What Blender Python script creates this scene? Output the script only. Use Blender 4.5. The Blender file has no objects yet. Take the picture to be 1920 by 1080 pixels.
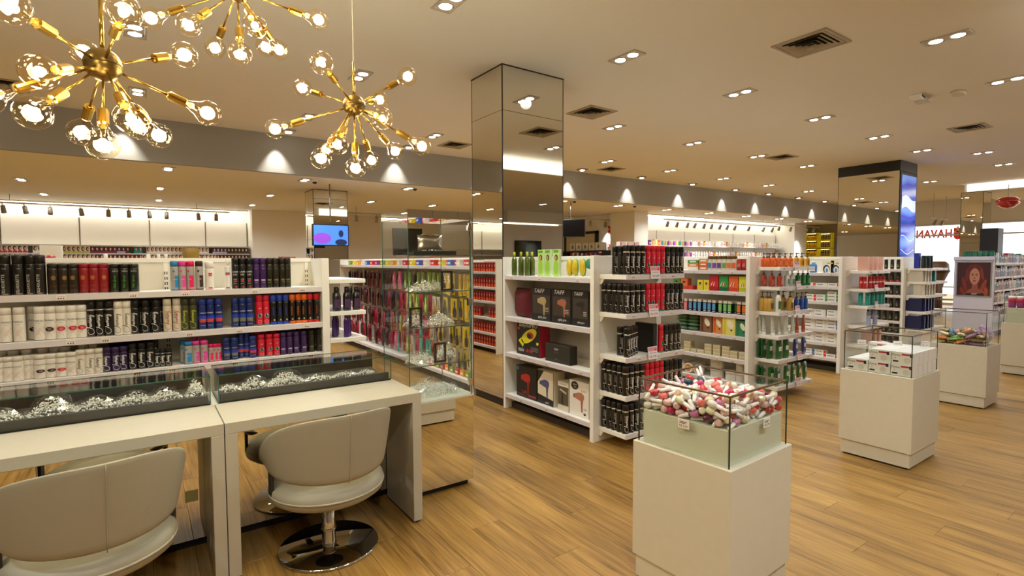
import bpy, math, random
from mathutils import Vector, Matrix
random.seed(7)
SC = bpy.context.scene
COL = SC.collection
PI = math.pi

# ------------------------------------------------------------------ camera
F_PX, YAW, TILT, ROLL, CAM_H = 987.85, math.radians(35.0825), math.radians(2.8864), math.radians(-0.2394), 1.55
_fw = Vector((math.sin(YAW)*math.cos(TILT), math.cos(YAW)*math.cos(TILT), -math.sin(TILT)))
_r0 = Vector((math.cos(YAW), -math.sin(YAW), 0)); _u0 = _r0.cross(_fw)
_rt = _r0*math.cos(ROLL) + _u0*math.sin(ROLL); _up = -_r0*math.sin(ROLL) + _u0*math.cos(ROLL)
CAM = Vector((0, 0, CAM_H))
cd = bpy.data.cameras.new('camera'); cam = bpy.data.objects.new('camera', cd); COL.objects.link(cam)
cd.sensor_width = 36.0; cd.lens = 36.0*F_PX/1920.0; cd.clip_start = 0.05; cd.clip_end = 200
cam.matrix_world = Matrix(((_rt.x, _up.x, -_fw.x, 0), (_rt.y, _up.y, -_fw.y, 0), (_rt.z, _up.z, -_fw.z, CAM_H), (0, 0, 0, 1)))
SC.camera = cam

# ------------------------------------------------------------------ world, exposure
W = bpy.data.worlds.new('daylight'); SC.world = W; W.use_nodes = True
W.node_tree.nodes['Background'].inputs[0].default_value = (0.93, 0.97, 1.0, 1)
W.node_tree.nodes['Background'].inputs[1].default_value = 4.0
SC.view_settings.view_transform = 'Standard'; SC.view_settings.look = 'None'
SC.view_settings.gamma = 1.0; SC.view_settings.use_curve_mapping = False
SC.view_settings.exposure = 0.36
SC.cycles.use_denoising = True
SC.cycles.max_bounces = 10; SC.cycles.diffuse_bounces = 4; SC.cycles.glossy_bounces = 6
SC.cycles.transparent_max_bounces = 24; SC.cycles.caustics_reflective = False; SC.cycles.caustics_refractive = False
SC.cycles.sample_clamp_indirect = 6.0
DOWN_W, WASH_W, BULB_W, TRACK_W = 84.0, 66.0, 2.3, 56.0      # lamp powers
WARM = (0.95, 1.0, 1.0)

# ------------------------------------------------------------------ photo measuring: pixel (1920x1080) -> world point on a plane
def ray(px, py):
    return _rt*((px-960)/F_PX) + _up*((540-py)/F_PX) + _fw
def at_z(px, py, z):
    d = ray(px, py); return CAM + d*((z-CAM_H)/d.z)
def at_y(px, py, Y):
    d = ray(px, py); return CAM + d*(Y/d.y)
def at_x(px, py, X):
    d = ray(px, py); return CAM + d*(X/d.x)

# ------------------------------------------------------------------ materials
_mats = {}
def lin(c):
    return tuple(((v/255)/12.92 if v/255 <= 0.04045 else ((v/255+0.055)/1.055)**2.4) for v in c)
def hexc(h):
    h = h.lstrip('#'); return tuple(int(h[i:i+2], 16) for i in (0, 2, 4))
def mp(h, rough=0.4, metal=0.0, emit=0.0, spec=0.5, coat=0.0):
    """plain procedural paint, plastic or print"""
    k = (h, rough, metal, emit, coat)
    if k in _mats: return _mats[k]
    m = bpy.data.materials.new('paint_'+h.strip('#')); m.use_nodes = True
    nt = m.node_tree; b = nt.nodes['Principled BSDF']; c = lin(hexc(h))+(1,)
    tc = nt.nodes.new('ShaderNodeTexCoord'); nz = nt.nodes.new('ShaderNodeTexNoise'); nz.inputs['Scale'].default_value = 14
    mx = nt.nodes.new('ShaderNodeMix'); mx.data_type = 'RGBA'
    mr = nt.nodes.new('ShaderNodeMapRange'); mr.inputs['To Min'].default_value = 0.0; mr.inputs['To Max'].default_value = 0.10
    nt.links.new(tc.outputs['Object'], nz.inputs['Vector']); nt.links.new(nz.outputs['Fac'], mr.inputs['Value'])
    nt.links.new(mr.outputs['Result'], mx.inputs['Factor'])
    mx.inputs[6].default_value = c; mx.inputs[7].default_value = tuple(v*0.75 for v in c[:3])+(1,)
    nt.links.new(mx.outputs[2], b.inputs['Base Color'])
    b.inputs['Roughness'].default_value = rough; b.inputs['Metallic'].default_value = metal
    b.inputs['Coat Weight'].default_value = coat
    if emit:
        b.inputs['Emission Color'].default_value = c; b.inputs['Emission Strength'].default_value = emit
    _mats[k] = m; return m
def emitter(name, rgb, s):
    m = bpy.data.materials.new(name); m.use_nodes = True; nt = m.node_tree; nt.nodes.clear()
    o = nt.nodes.new('ShaderNodeOutputMaterial'); e = nt.nodes.new('ShaderNodeEmission')
    e.inputs[0].default_value = rgb+(1,); e.inputs[1].default_value = s; nt.links.new(e.outputs[0], o.inputs[0]); return m
def glass(name, tint, refl=1.0, rough=0.0, ior=1.5):
    """thin clear sheet: transmits straight through, reflects by Fresnel"""
    m = bpy.data.materials.new(name); m.use_nodes = True; nt = m.node_tree; nt.nodes.clear()
    o = nt.nodes.new('ShaderNodeOutputMaterial'); t = nt.nodes.new('ShaderNodeBsdfTransparent'); g = nt.nodes.new('ShaderNodeBsdfGlossy')
    g.inputs['Roughness'].default_value = rough; t.inputs[0].default_value = tint+(1,)
    f = nt.nodes.new('ShaderNodeLayerWeight'); f.inputs['Blend'].default_value = 0.5     # Schlick Fresnel, same from both sides of the sheet
    pw = nt.nodes.new('ShaderNodeMath'); pw.operation = 'POWER'; pw.inputs[1].default_value = 5; nt.links.new(f.outputs['Facing'], pw.inputs[0])
    mu = nt.nodes.new('ShaderNodeMath'); mu.operation = 'MULTIPLY_ADD'; mu.inputs[1].default_value = 0.7*refl; mu.inputs[2].default_value = 0.04*refl
    mx = nt.nodes.new('ShaderNodeMixShader'); nt.links.new(pw.outputs[0], mu.inputs[0]); nt.links.new(mu.outputs[0], mx.inputs[0])
    nt.links.new(t.outputs[0], mx.inputs[1]); nt.links.new(g.outputs[0], mx.inputs[2]); nt.links.new(mx.outputs[0], o.inputs[0]); return m
def mirror(name, c):
    m = bpy.data.materials.new(name); m.use_nodes = True; b = m.node_tree.nodes['Principled BSDF']
    b.inputs['Base Color'].default_value = c+(1,); b.inputs['Metallic'].default_value = 1; b.inputs['Roughness'].default_value = 0.0; return m
def surface(name, h, rough=0.6, scale=3.0, amt=0.12, bump=0.0, metal=0.0):
    """wall, ceiling and furniture finish with soft noise mottling"""
    m = bpy.data.materials.new(name); m.use_nodes = True; nt = m.node_tree; b = nt.nodes['Principled BSDF']; c = lin(hexc(h))
    tc = nt.nodes.new('ShaderNodeTexCoord'); nz = nt.nodes.new('ShaderNodeTexNoise'); nz.inputs['Scale'].default_value = scale; nz.inputs['Detail'].default_value = 5
    cr = nt.nodes.new('ShaderNodeMix'); cr.data_type = 'RGBA'
    cr.inputs[6].default_value = tuple(v*(1-amt) for v in c)+(1,); cr.inputs[7].default_value = tuple(min(1, v*(1+amt*.5)) for v in c)+(1,)
    nt.links.new(tc.outputs['Object'], nz.inputs['Vector']); nt.links.new(nz.outputs['Fac'], cr.inputs['Factor']); nt.links.new(cr.outputs[2], b.inputs['Base Color'])
    b.inputs['Roughness'].default_value = rough; b.inputs['Metallic'].default_value = metal
    if bump:
        bp = nt.nodes.new('ShaderNodeBump'); bp.inputs['Strength'].default_value = bump; bp.inputs['Distance'].default_value = 0.002
        n2 = nt.nodes.new('ShaderNodeTexNoise'); n2.inputs['Scale'].default_value = 260; nt.links.new(tc.outputs['Object'], n2.inputs['Vector'])
        nt.links.new(n2.outputs['Fac'], bp.inputs['Height']); nt.links.new(bp.outputs[0], b.inputs['Normal'])
    return m
PLW, PLL = 0.19, 1.32
def wood_floor():
    m = bpy.data.materials.new('oak_planks'); m.use_nodes = True; nt = m.node_tree; b = nt.nodes['Principled BSDF']
    N = nt.nodes.new; L = nt.links.new
    geo = N('ShaderNodeNewGeometry'); sp = N('ShaderNodeSeparateXYZ'); L(geo.outputs['Position'], sp.inputs[0])
    def mth(op, a, c=None):
        n = N('ShaderNodeMath'); n.operation = op
        for i, v in enumerate((a, c)):
            if v is None: continue
            if isinstance(v, (int, float)): n.inputs[i].default_value = v
            else: L(v, n.inputs[i])
        return n.outputs[0]
    col = mth('FLOOR', mth('DIVIDE', sp.outputs['X'], PLW))
    sh = mth('FRACT', mth('MULTIPLY', col, 0.381))
    rowi = mth('FLOOR', mth('ADD', mth('DIVIDE', sp.outputs['Y'], PLL), sh))
    cb = N('ShaderNodeCombineXYZ'); L(col, cb.inputs[0]); L(rowi, cb.inputs[1])
    wn = N('ShaderNodeTexWhiteNoise'); wn.noise_dimensions = '2D'; L(cb.outputs[0], wn.inputs['Vector'])
    # grain: noise stretched along the plank, shifted per plank
    of = N('ShaderNodeVectorMath'); of.operation = 'MULTIPLY_ADD'; L(wn.outputs['Color'], of.inputs[0]); of.inputs[1].default_value = (9, 9, 9)
    mpn = N('ShaderNodeMapping'); mpn.inputs['Scale'].default_value = (27, 1.5, 1); L(geo.outputs['Position'], mpn.inputs[0]); L(mpn.outputs[0], of.inputs[2])
    g1 = N('ShaderNodeTexNoise'); g1.inputs['Scale'].default_value = 1.0; g1.inputs['Detail'].default_value = 7; g1.inputs['Roughness'].default_value = 0.62; g1.inputs['Distortion'].default_value = 0.6; L(of.outputs[0], g1.inputs['Vector'])
    mp2 = N('ShaderNodeMapping'); mp2.inputs['Scale'].default_value = (2.2, .55, 1); L(geo.outputs['Position'], mp2.inputs[0])
    g2 = N('ShaderNodeTexNoise'); g2.inputs['Scale'].default_value = 1.6; g2.inputs['Detail'].default_value = 4; L(mp2.outputs[0], g2.inputs['Vector'])
    mp3 = N('ShaderNodeMapping'); mp3.inputs['Scale'].default_value = (90, 3.0, 1); L(geo.outputs['Position'], mp3.inputs[0])
    g3 = N('ShaderNodeTexNoise'); g3.inputs['Scale'].default_value = 1.0; g3.inputs['Detail'].default_value = 3; L(mp3.outputs[0], g3.inputs['Vector'])
    s = mth('ADD', mth('MULTIPLY', g1.outputs['Fac'], 0.50), mth('ADD', mth('MULTIPLY', g2.outputs['Fac'], 0.36), mth('ADD', mth('MULTIPLY', wn.outputs['Value'], 0.06), mth('MULTIPLY', g3.outputs['Fac'], 0.28))))
    cr = N('ShaderNodeValToRGB'); L(s, cr.inputs[0]); e = cr.color_ramp.elements
    e[0].position = 0.42; e[0].color = lin((88, 60, 26))+(1,); e[1].position = 0.80; e[1].color = lin((190, 149, 78))+(1,)
    q = e.new(0.60); q.color = lin((154, 115, 54))+(1,)
    L(cr.outputs[0], b.inputs['Base Color']); b.inputs['Roughness'].default_value = 0.42
    bp = N('ShaderNodeBump'); bp.inputs['Strength'].default_value = 0.12; bp.inputs['Distance'].default_value = 0.003; L(g3.outputs['Fac'], bp.inputs['Height']); L(bp.outputs[0], b.inputs['Normal'])
    return m

M_FLOOR = wood_floor()
M_CEIL = surface('ceiling_paint', '#e9e6df', 0.85, 0.7, 0.04)
M_SOFF = surface('soffit_grey', '#a09c94', 0.8, 1.0, 0.04)
M_WALL = surface('wall_white', '#e9e4da', 0.8, 1.0, 0.03)
M_RACK = surface('rack_lacquer', '#f3efe5', 0.42, 2.0, 0.03)
M_RACKD = surface('rack_panel', '#e4decf', 0.5, 2.0, 0.04)
M_STRIP = surface('price_strip_plastic', '#d8d0d0', 0.35, 4.0, 0.04)
M_DESK = surface('desk_laminate', '#bcb5a1', 0.42, 26.0, 0.05)
M_PED = surface('pedestal_laminate', '#d8d0ba', 0.45, 22.0, 0.05)
M_LEATHER = surface('leatherette', '#a39c86', 0.5, 9.0, 0.05, bump=0.25)
M_BLACK = mp('#14120f', 0.45)
M_DARK = mp('#2b2823', 0.5)
M_BRASS = mp('#c9a24a', 0.22, 1.0)
M_BRASSD = mp('#8d713a', 0.32, 1.0)
M_CHROME = mp('#d8d8d8', 0.06, 1.0)
M_STEEL = mp('#a9a7a2', 0.3, 1.0)
M_WHITE = mp('#f2efe8', 0.4)
M_GREYM = mp('#8f8a80', 0.45)
M_GLASS = glass('cabinet_glass', (0.985, 0.995, 0.99), 0.8)
M_GEDGE = mp('#2f5a4c', 0.1, 0.0, coat=0.5)
M_PANE = glass('window_glass', (0.97, 0.98, 0.99), 0.6)
M_PLASTIC = glass('clear_plastic', (0.98, 0.985, 0.98), 1.6, 0.06)
M_BULB = glass('bulb_glass', (1.0, 0.93, 0.78), 0.9)
M_MIRROR = mirror('mirror_silver', (0.78, 0.76, 0.68))
M_LAMP = emitter('lamp_glow', (1.0, 0.93, 0.80), 14.0)
M_FIL = emitter('filament_glow', (1.0, 0.80, 0.46), 42.0)
M_LED = emitter('led_strip', (1.0, 0.95, 0.82), 10.0)
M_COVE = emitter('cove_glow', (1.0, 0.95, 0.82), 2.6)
M_CRYST = mp('#f6f4ec', 0.08, 0.0, coat=1.0)

# ------------------------------------------------------------------ mesh builder
class MB:
    def __init__(s): s.v = []; s.f = []; s.mi = []; s.sm = []; s.mats = []
    def mid(s, m):
        if m not in s.mats: s.mats.append(m)
        return s.mats.index(m)
    def add(s, vs, fs, m, smooth=False):
        o = len(s.v); k = s.mid(m); s.v += [tuple(p) for p in vs]
        for f in fs: s.f.append(tuple(i+o for i in f)); s.mi.append(k); s.sm.append(smooth)
        return s
    def box(s, x0, y0, z0, x1, y1, z1, m, b=0.0):
        if x0 > x1: x0, x1 = x1, x0
        if y0 > y1: y0, y1 = y1, y0
        if z0 > z1: z0, z1 = z1, z0
        lo = (x0, y0, z0); hi = (x1, y1, z1)
        if b <= 0:
            vs = [(x, y, z) for x in (x0, x1) for y in (y0, y1) for z in (z0, z1)]
            return s.add(vs, [(0, 1, 3, 2), (4, 6, 7, 5), (0, 4, 5, 1), (2, 3, 7, 6), (0, 2, 6, 4), (1, 5, 7, 3)], m)
        b = min(b, (x1-x0)*.45, (y1-y0)*.45, (z1-z0)*.45); vs = []; idx = {}
        for c in range(8):
            sg = [(c >> a) & 1 for a in range(3)]
            for a in range(3):
                p = [(hi[k]-b if sg[k] else lo[k]+b) for k in range(3)]; p[a] = hi[a] if sg[a] else lo[a]
                idx[(c, a)] = len(vs); vs.append(p)
        fs = []
        for a in range(3):
            u, w = (a+1) % 3, (a+2) % 3
            for t in (0, 1):
                q = [t << a, (t << a) | (1 << u), (t << a) | (1 << u) | (1 << w), (t << a) | (1 << w)]
                f = [idx[(c, a)] for c in q]; fs.append(f if t else f[::-1])
        for a in range(3):
            u, w = (a+1) % 3, (a+2) % 3
            for tu in (0, 1):
                for tw in (0, 1):
                    c0 = (tu << u) | (tw << w); c1 = c0 | (1 << a)
                    f = [idx[(c0, u)], idx[(c1, u)], idx[(c1, w)], idx[(c0, w)]]
                    fs.append(f if (tu ^ tw) else f[::-1])
        for c in range(8):
            f = [idx[(c, 0)], idx[(c, 1)], idx[(c, 2)]]
            fs.append(f if bin(c).count('1') % 2 else f[::-1])
        return s.add(vs, fs, m)
    def lathe(s, prof, m, seg=18, c=(0, 0, 0), smooth=True, sx=1.0, sy=1.0):
        """prof: [(r, z)] or [(r, z, mat)] from bottom to top; the mat of an entry colours the band above it"""
        n = len(prof); vs = []
        for p in prof:
            for k in range(seg):
                a = 2*PI*k/seg; vs.append((c[0]+p[0]*math.cos(a)*sx, c[1]+p[0]*math.sin(a)*sy, c[2]+p[1]))
        o = len(s.v); s.v += vs; cm = m
        for i in range(n-1):
            if len(prof[i]) > 2 and prof[i][2]: cm = prof[i][2]
            k = s.mid(cm)
            for j in range(seg):
                a, b2 = i*seg+j, i*seg+(j+1) % seg
                s.f.append((o+a, o+b2, o+b2+seg, o+a+seg)); s.mi.append(k); s.sm.append(smooth)
        if prof[0][0] > 1e-6: s.f.append(tuple(o+j for j in range(seg))[::-1]); s.mi.append(s.mid(prof[0][2] if len(prof[0]) > 2 and prof[0][2] else m)); s.sm.append(False)
        if prof[-1][0] > 1e-6: s.f.append(tuple(o+(n-1)*seg+j for j in range(seg))); s.mi.append(s.mid(cm)); s.sm.append(False)
        return s
    def tube(s, pts, r, m, seg=8, cap=True):
        pts = [Vector(p) for p in pts]; n = len(pts); vs = []; rr = r if isinstance(r, (list, tuple)) else [r]*n; ref = None
        for i, p in enumerate(pts):
            d = (pts[min(i+1, n-1)]-pts[max(i-1, 0)]).normalized()
            if ref is None:
                ref = Vector((0, 0, 1)) if abs(d.z) < .9 else Vector((1, 0, 0))
            u = d.cross(ref).normalized(); w = u.cross(d).normalized(); ref = w if abs(d.dot(w)) < .99 else ref
            for k in range(seg):
                a = 2*PI*k/seg; vs.append(p+u*(rr[i]*math.cos(a))+w*(rr[i]*math.sin(a)))
        fs = []
        for i in range(n-1):
            for j in range(seg):
                a, b2 = i*seg+j, i*seg+(j+1) % seg; fs.append((a, a+seg, b2+seg, b2))
        s.add(vs, fs, m, True); o = len(s.v)-len(vs)
        if cap:
            k = s.mid(m); s.f.append(tuple(o+j for j in range(seg))); s.f.append(tuple(o+(n-1)*seg+j for j in range(seg))[::-1]); s.mi += [k, k]; s.sm += [False, False]
        return s
    def xf(s, M):
        s.v = [tuple(M @ Vector(p)) for p in s.v]; return s
    def mesh(s, name):
        me = bpy.data.meshes.new(name); me.from_pydata(s.v, [], s.f)
        for m in s.mats: me.materials.append(m)
        me.polygons.foreach_set('material_index', s.mi); me.polygons.foreach_set('use_smooth', s.sm); me.update(); return me
    def obj(s, name, parent=None, loc=(0, 0, 0), rz=0.0):
        return link(name, s.mesh(name), parent, loc, rz)

def link(name, data, parent=None, loc=(0, 0, 0), rz=0.0):
    o = bpy.data.objects.new(name, data); COL.objects.link(o); o.location = loc
    if rz: o.rotation_euler = (0, 0, rz)
    if parent is not None: o.parent = parent
    return o
def tag(o, label=None, cat=None, group=None, kind=None):
    if label: o['label'] = label
    if cat: o['category'] = cat
    if group: o['group'] = group
    if kind: o['kind'] = kind
    return o
def thing(name, label, cat, loc=(0, 0, 0), rz=0.0, group=None):
    return tag(link(name, None, None, loc, rz), label, cat, group)
def struct(name, mb, label, cat):
    return tag(mb.obj(name), label, cat, kind='structure')
def part(name, parent, f, loc=(0, 0, 0), rz=0.0):
    m = MB(); f(m); return m.obj(name, parent, loc, rz)
def pbox(name, parent, a, m, b=0.0):
    return MB().box(*a, m, b).obj(name, parent)

ORD = 'first second third fourth fifth sixth seventh eighth ninth tenth eleventh twelfth thirteenth fourteenth fifteenth sixteenth seventeenth eighteenth nineteenth twentieth'.split()
def nth(i):
    if i < 20: return ORD[i]
    t = ('twenty', 'thirty', 'forty', 'fifty', 'sixty')[(i+1)//10-2]; u = (i+1) % 10
    return t+'-'+ORD[u-1] if u else t[:-1]+'ieth'

# ------------------------------------------------------------------ lettering
_txt = {}
def text_geo(s, shear=0.0, space=1.0, bold=0.0):
    """outline lettering, height of capitals about 0.7, centred on x"""
    k = (s, shear, space, bold)
    if k in _txt: return _txt[k]
    cu = bpy.data.curves.new('lettering', 'FONT'); cu.body = s; cu.align_x = 'CENTER'; cu.shear = shear; cu.space_character = space; cu.resolution_u = 2; cu.offset = bold; cu.fill_mode = 'FRONT'
    ob = bpy.data.objects.new('lettering', cu); me = ob.to_mesh()
    g = ([(v.co.x, v.co.y) for v in me.vertices], [tuple(p.vertices) for p in me.polygons])
    ob.to_mesh_clear(); bpy.data.objects.remove(ob); bpy.data.curves.remove(cu); _txt[k] = g; return g
def ribbon(strokes, w):
    vs, fs = [], []
    for st in strokes:
        o = len(vs); n = len(st)
        for i in range(n):
            p, q = Vector(st[max(i-1, 0)]), Vector(st[min(i+1, n-1)]); d = (q-p).normalized() if (q-p).length > 1e-9 else Vector((1, 0)); t = Vector((-d.y, d.x))*w*(0.55 if i in (0, n-1) else 1)
            c = Vector(st[i]); vs += [tuple(c+t), tuple(c-t)]
        for i in range(n-1): fs.append((o+2*i, o+2*i+1, o+2*i+3, o+2*i+2))
    return vs, fs
def smooth(pts, k=3):
    out = []; n = len(pts)
    for i in range(n-1):
        p0, p1, p2, p3 = pts[max(i-1, 0)], pts[i], pts[i+1], pts[min(i+2, n-1)]
        for j in range(k):
            t = j/k; out.append(tuple(.5*((2*b)+(-a+c)*t+(2*a-5*b+4*c-d)*t*t+(-a+3*b-3*c+d)*t**3) for a, b, c, d in zip(p0, p1, p2, p3)))
    out.append(pts[-1]); return out
SCRIPT = ribbon([smooth(p) for p in ([(1.55, 1.35), (1.2, 1.75), (.6, 1.6), (.1, 1.0), (0, .1), (.3, -.7), (.9, -.9), (1.5, -.5), (1.8, .1), (2.1, 1.2), (2.3, 2.1), (2.15, 2.2), (2.05, 1.0), (2.0, 0)],
    [(2.0, .3), (2.2, .85), (2.4, .8), (2.45, .1), (2.6, .05), (2.75, .7), (2.95, .85)], [(3.0, .8), (2.75, .8), (2.62, .35), (2.75, 0), (2.98, .3), (3.05, .85), (3.08, .1), (3.25, .1), (3.38, .85), (3.55, .8), (3.6, 0)],
    [(3.6, .1), (3.75, .85), (3.9, .75), (3.92, 0)], [(3.92, .1), (4.08, .85), (4.22, .75), (4.27, .05), (4.42, .1), (4.55, .85), (4.57, .05), (4.72, .1), (4.85, .8)],
    [(4.85, .85), (4.88, 0), (5.0, .75), (5.15, .75), (5.2, .05), (5.35, .2)], [(5.75, .8), (5.5, .8), (5.42, .35), (5.6, .1), (5.8, .6), (5.85, .85), (5.85, -.7), (5.65, -1.2), (5.45, -.8), (6.2, .3)])], .065)
def on_cyl(mb, geo, m, r, zc, size, vertical=True, ang=0.0, sv=1.0, e=0.0006):
    """wrap flat lettering (u, v) round a can of radius r; vertical reads upwards; ang turns it away from the front (-y)"""
    vs = []
    for u, v in geo[0]:
        if vertical: z, x = zc+u*size, -v*size*sv
        else: z, x = zc+v*size, u*size*sv
        a = -PI/2+ang+x/r; vs.append(((r+e)*math.cos(a), (r+e)*math.sin(a), z))
    mb.add(vs, geo[1], m)
def cyl_patch(mb, m, r, a0, a1, z0, z1, e=0.0004, n=8):
    vs = []
    for i in range(n+1):
        a = -PI/2+a0+(a1-a0)*i/n
        for z in (z0, z1): vs.append(((r+e)*math.cos(a), (r+e)*math.sin(a), z))
    mb.add(vs, [(2*i, 2*i+2, 2*i+3, 2*i+1) for i in range(n)], m, True)
def cyl_disc(mb, m, r, ac, zc, ra, rz, e=0.0005, n=10):
    """oval print wrapped round a can, built in upright strips so that it follows the curve"""
    vs = []
    for i in range(n+1):
        t = -math.cos(PI*i/n); a = -PI/2+ac+ra*t/r; h = rz*math.sqrt(max(0, 1-t*t))
        vs += [((r+e)*math.cos(a), (r+e)*math.sin(a), zc-h), ((r+e)*math.cos(a), (r+e)*math.sin(a), zc+h)]
    mb.add(vs, [(2*i, 2*i+2, 2*i+3, 2*i+1) for i in range(n)], m, True)
def flat(mb, geo, m, xc, zc, size, y=-0.0006, sx=1.0):
    """lettering on a front face (the xz plane at depth y, read from -y)"""
    mb.add([(xc+u*size*sx, y, zc+v*size) for u, v in geo[0]], geo[1], m)
def rect(mb, m, x0, x1, z0, z1, y=-0.0004):
    mb.add([(x0, y, z0), (x1, y, z0), (x1, y, z1), (x0, y, z1)], [(0, 1, 2, 3)], m)
def poly(mb, m, pts, y=-0.0005):
    mb.add([(p[0], y, p[1]) for p in pts], [tuple(range(len(pts)))], m)
def ell(mb, m, xc, zc, rx, rz, y=-0.0005, n=18, a=0.0):
    ca, sa = math.cos(a), math.sin(a)
    poly(mb, m, [(xc+rx*math.cos(t)*ca-rz*math.sin(t)*sa, zc+rx*math.cos(t)*sa+rz*math.sin(t)*ca) for t in (2*PI*i/n for i in range(n))], y)

# ================================================================== the room
CEIL, LOWC, SOFY = 3.59, 2.98, 9.1
XL, XR, YR, YB = -8.0, 22.5, -6.5, 16.6
def project(p):
    v = Vector(p)-CAM; d = v.dot(_fw)
    return (960+F_PX*v.dot(_rt)/d, 540-F_PX*v.dot(_up)/d, d) if d > .05 else (-1e5, -1e5, d)

def build_floor():
    fl = struct('floor', MB().box(XL, YR, -0.10, XR+9, YB, -0.004, mp('#3a2715', .8)), 'warm oak plank floor running through the whole shop', 'floor')
    seen, rest = [], []
    for c in range(int(XL/PLW), int((XR+9)/PLW)):
        sh = (c*0.381) % 1.0
        for r in range(int(YR/PLL)-1, int(YB/PLL)+2):
            x, y = c*PLW, (r-sh)*PLL
            if y < YR or y+PLL > YB: continue
            q = project((x+PLW/2, y+PLL/2, 0))
            if q[2] > .8 and -150 < q[0] < 2050 and 500 < q[1] < 1500: seen.append((q[2], x, y))
            else: rest.append((x, y))
    seen.sort(); near = seen[:300]; rest += [(x, y) for _, x, y in seen[300:]]
    me = MB().box(0.0006, 0.0006, -0.004, PLW-0.0006, PLL-0.0006, 0.0, M_FLOOR, 0.0012).mesh('plank')
    for _, x, y in near: link('plank', me, fl, (x, y, 0))
    m = MB()
    for x, y in rest: m.add([(x+.0006, y+.0006, 0), (x+PLW-.0006, y+.0006, 0), (x+PLW-.0006, y+PLL-.0006, 0), (x+.0006, y+PLL-.0006, 0)], [(0, 1, 2, 3)], M_FLOOR)
    tag(m.obj('plank_field', fl), kind='stuff')
build_floor()

struct('ceiling', MB().box(XL, YR, CEIL, XR, SOFY+.1, CEIL+.15, M_CEIL), 'cream plaster ceiling over the main sales floor', 'ceiling')
struct('ceiling_lower', MB().box(XL, SOFY+.1, LOWC, XR, YB, LOWC+.15, M_CEIL), 'lowered cream ceiling behind the grey soffit', 'ceiling')
struct('trim_1', MB().box(XL, SOFY, LOWC, XR, SOFY+.1, CEIL, M_SOFF), 'long grey soffit washed by spotlights', 'soffit')
struct('ceiling_drop', MB().box(5.2, YR, 3.33, XR, 0.66, CEIL, M_CEIL), 'dropped ceiling field with a lit edge', 'ceiling')
struct('ceiling_bulkhead', MB().box(18.55, 0.66, 3.39, XR, 4.8, CEIL, M_CEIL), 'dropped ceiling beside the shop window with glowing edge', 'ceiling')
struct('wall_left', MB().box(XL-.1, YR, 0, XL, YB, CEIL, M_WALL), 'plain white side wall', 'wall')
struct('wall_rear', MB().box(XL, YR-.1, 0, XR, YR, CEIL, M_WALL), 'plain white rear wall', 'wall')
struct('wall_back', MB().box(XL, YB, 0, 11.9, YB+.1, LOWC, M_WALL), 'white back wall with hair colour shelves', 'wall')
struct('wall_back_side', MB().box(11.8, 11.2, 0, 11.9, YB, LOWC, M_WALL), 'white back wall with red fire signs', 'wall')
struct('wall_back_right', MB().box(11.9, 11.15, 0, XR, 11.25, LOWC, M_WALL), 'white panelled back wall with product shelves', 'wall')
struct('wall_right', MB().box(XR, 7.5, 0, XR+.1, 11.2, CEIL, surface('wall_taupe', '#8d8374', .8)).box(XR, YR, 2.78, XR+.1, 7.5, CEIL, M_CEIL), 'taupe side wall carrying yellow display boxes', 'wall')

# white boxed columns at the back
struct('column_white', MB().box(2.49, 15.8, 0, 3.94, YB, LOWC, M_WALL, .004), 'wide white boxed column beside hair colour shelves', 'column')
struct('column_boxed', MB().box(11.55, 10.35, 0, 12.13, 11.3, LOWC, M_WALL, .004), 'white boxed column between fire signs and product wall', 'column')
struct('column_end', MB().box(20.6, 10.4, 0, 21.5, 11.2, LOWC, M_WALL, .004), 'white column at the end of the product wall', 'column')

# edge faces of the dropped ceilings, cove light on them put in as emission
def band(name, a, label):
    t = thing(name, label, 'light', (0, 0, 0)); pbox('diffuser', t, a, M_COVE)  # this part is the lit edge face itself, glowing in place of cove light
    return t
band('lit_cove', (5.6, .655, 3.345, XR-.3, .675, 3.575, ), 'long dropped ceiling edge face with its cove light painted as glow')
band('lit_cove', (18.53, .9, 3.41, 18.56, 4.72, 3.58), 'dropped ceiling face near the shop window, cove light painted as glow')

# seams of the white wall panels
def wall_panels(y, xs, z0, z1, name, label):
    t = thing(name, label, 'panel')
    for a, b in zip(xs[:-1], xs[1:]): pbox('panel', t, (a+.006, y-.03, z0, b-.006, y-.002, z1), M_WALL, .003)
    for x in xs:
        u = MB().box(x-.012, y-.034, z0, x+.012, y-.026, z1, M_STEEL)
        for k in range(int((z1-z0)/.05)): u.box(x-.006, y-.0355, z0+.01+k*.05, x+.006, y-.0335, z0+.035+k*.05, M_BLACK)
        u.obj('slotted_upright', t)
    return t
wall_panels(16.55, [-7.2, -5.6, -4.05, -2.6, -1.2, .2, 1.45, 2.46], 1.75, 2.66, 'panel_wall', 'white wall panels with slotted uprights above hair colour boxes')
wall_panels(11.12, [12.2, 13.4, 14.8, 16.2, 17.6, 19.0, 20.5], 1.72, 2.52, 'panel_wall', 'white wall panels above the pale product shelves')
t = thing('lit_cove', 'hidden strip light above the hair colour wall', 'light'); pbox('diffuser', t, (-7.3, 16.3, 2.93, 2.45, 16.42, 2.955), M_LED); pbox('housing', t, (-7.4, 16.2, 2.955, 2.46, 16.5, 2.98), M_WHITE)
t = thing('lit_cove', 'hidden strip light above the pale product wall', 'light'); pbox('diffuser', t, (12.3, 10.9, 2.93, 20.5, 11.0, 2.955), M_LED); pbox('housing', t, (12.2, 10.8, 2.955, 20.55, 11.1, 2.98), M_WHITE)

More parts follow.
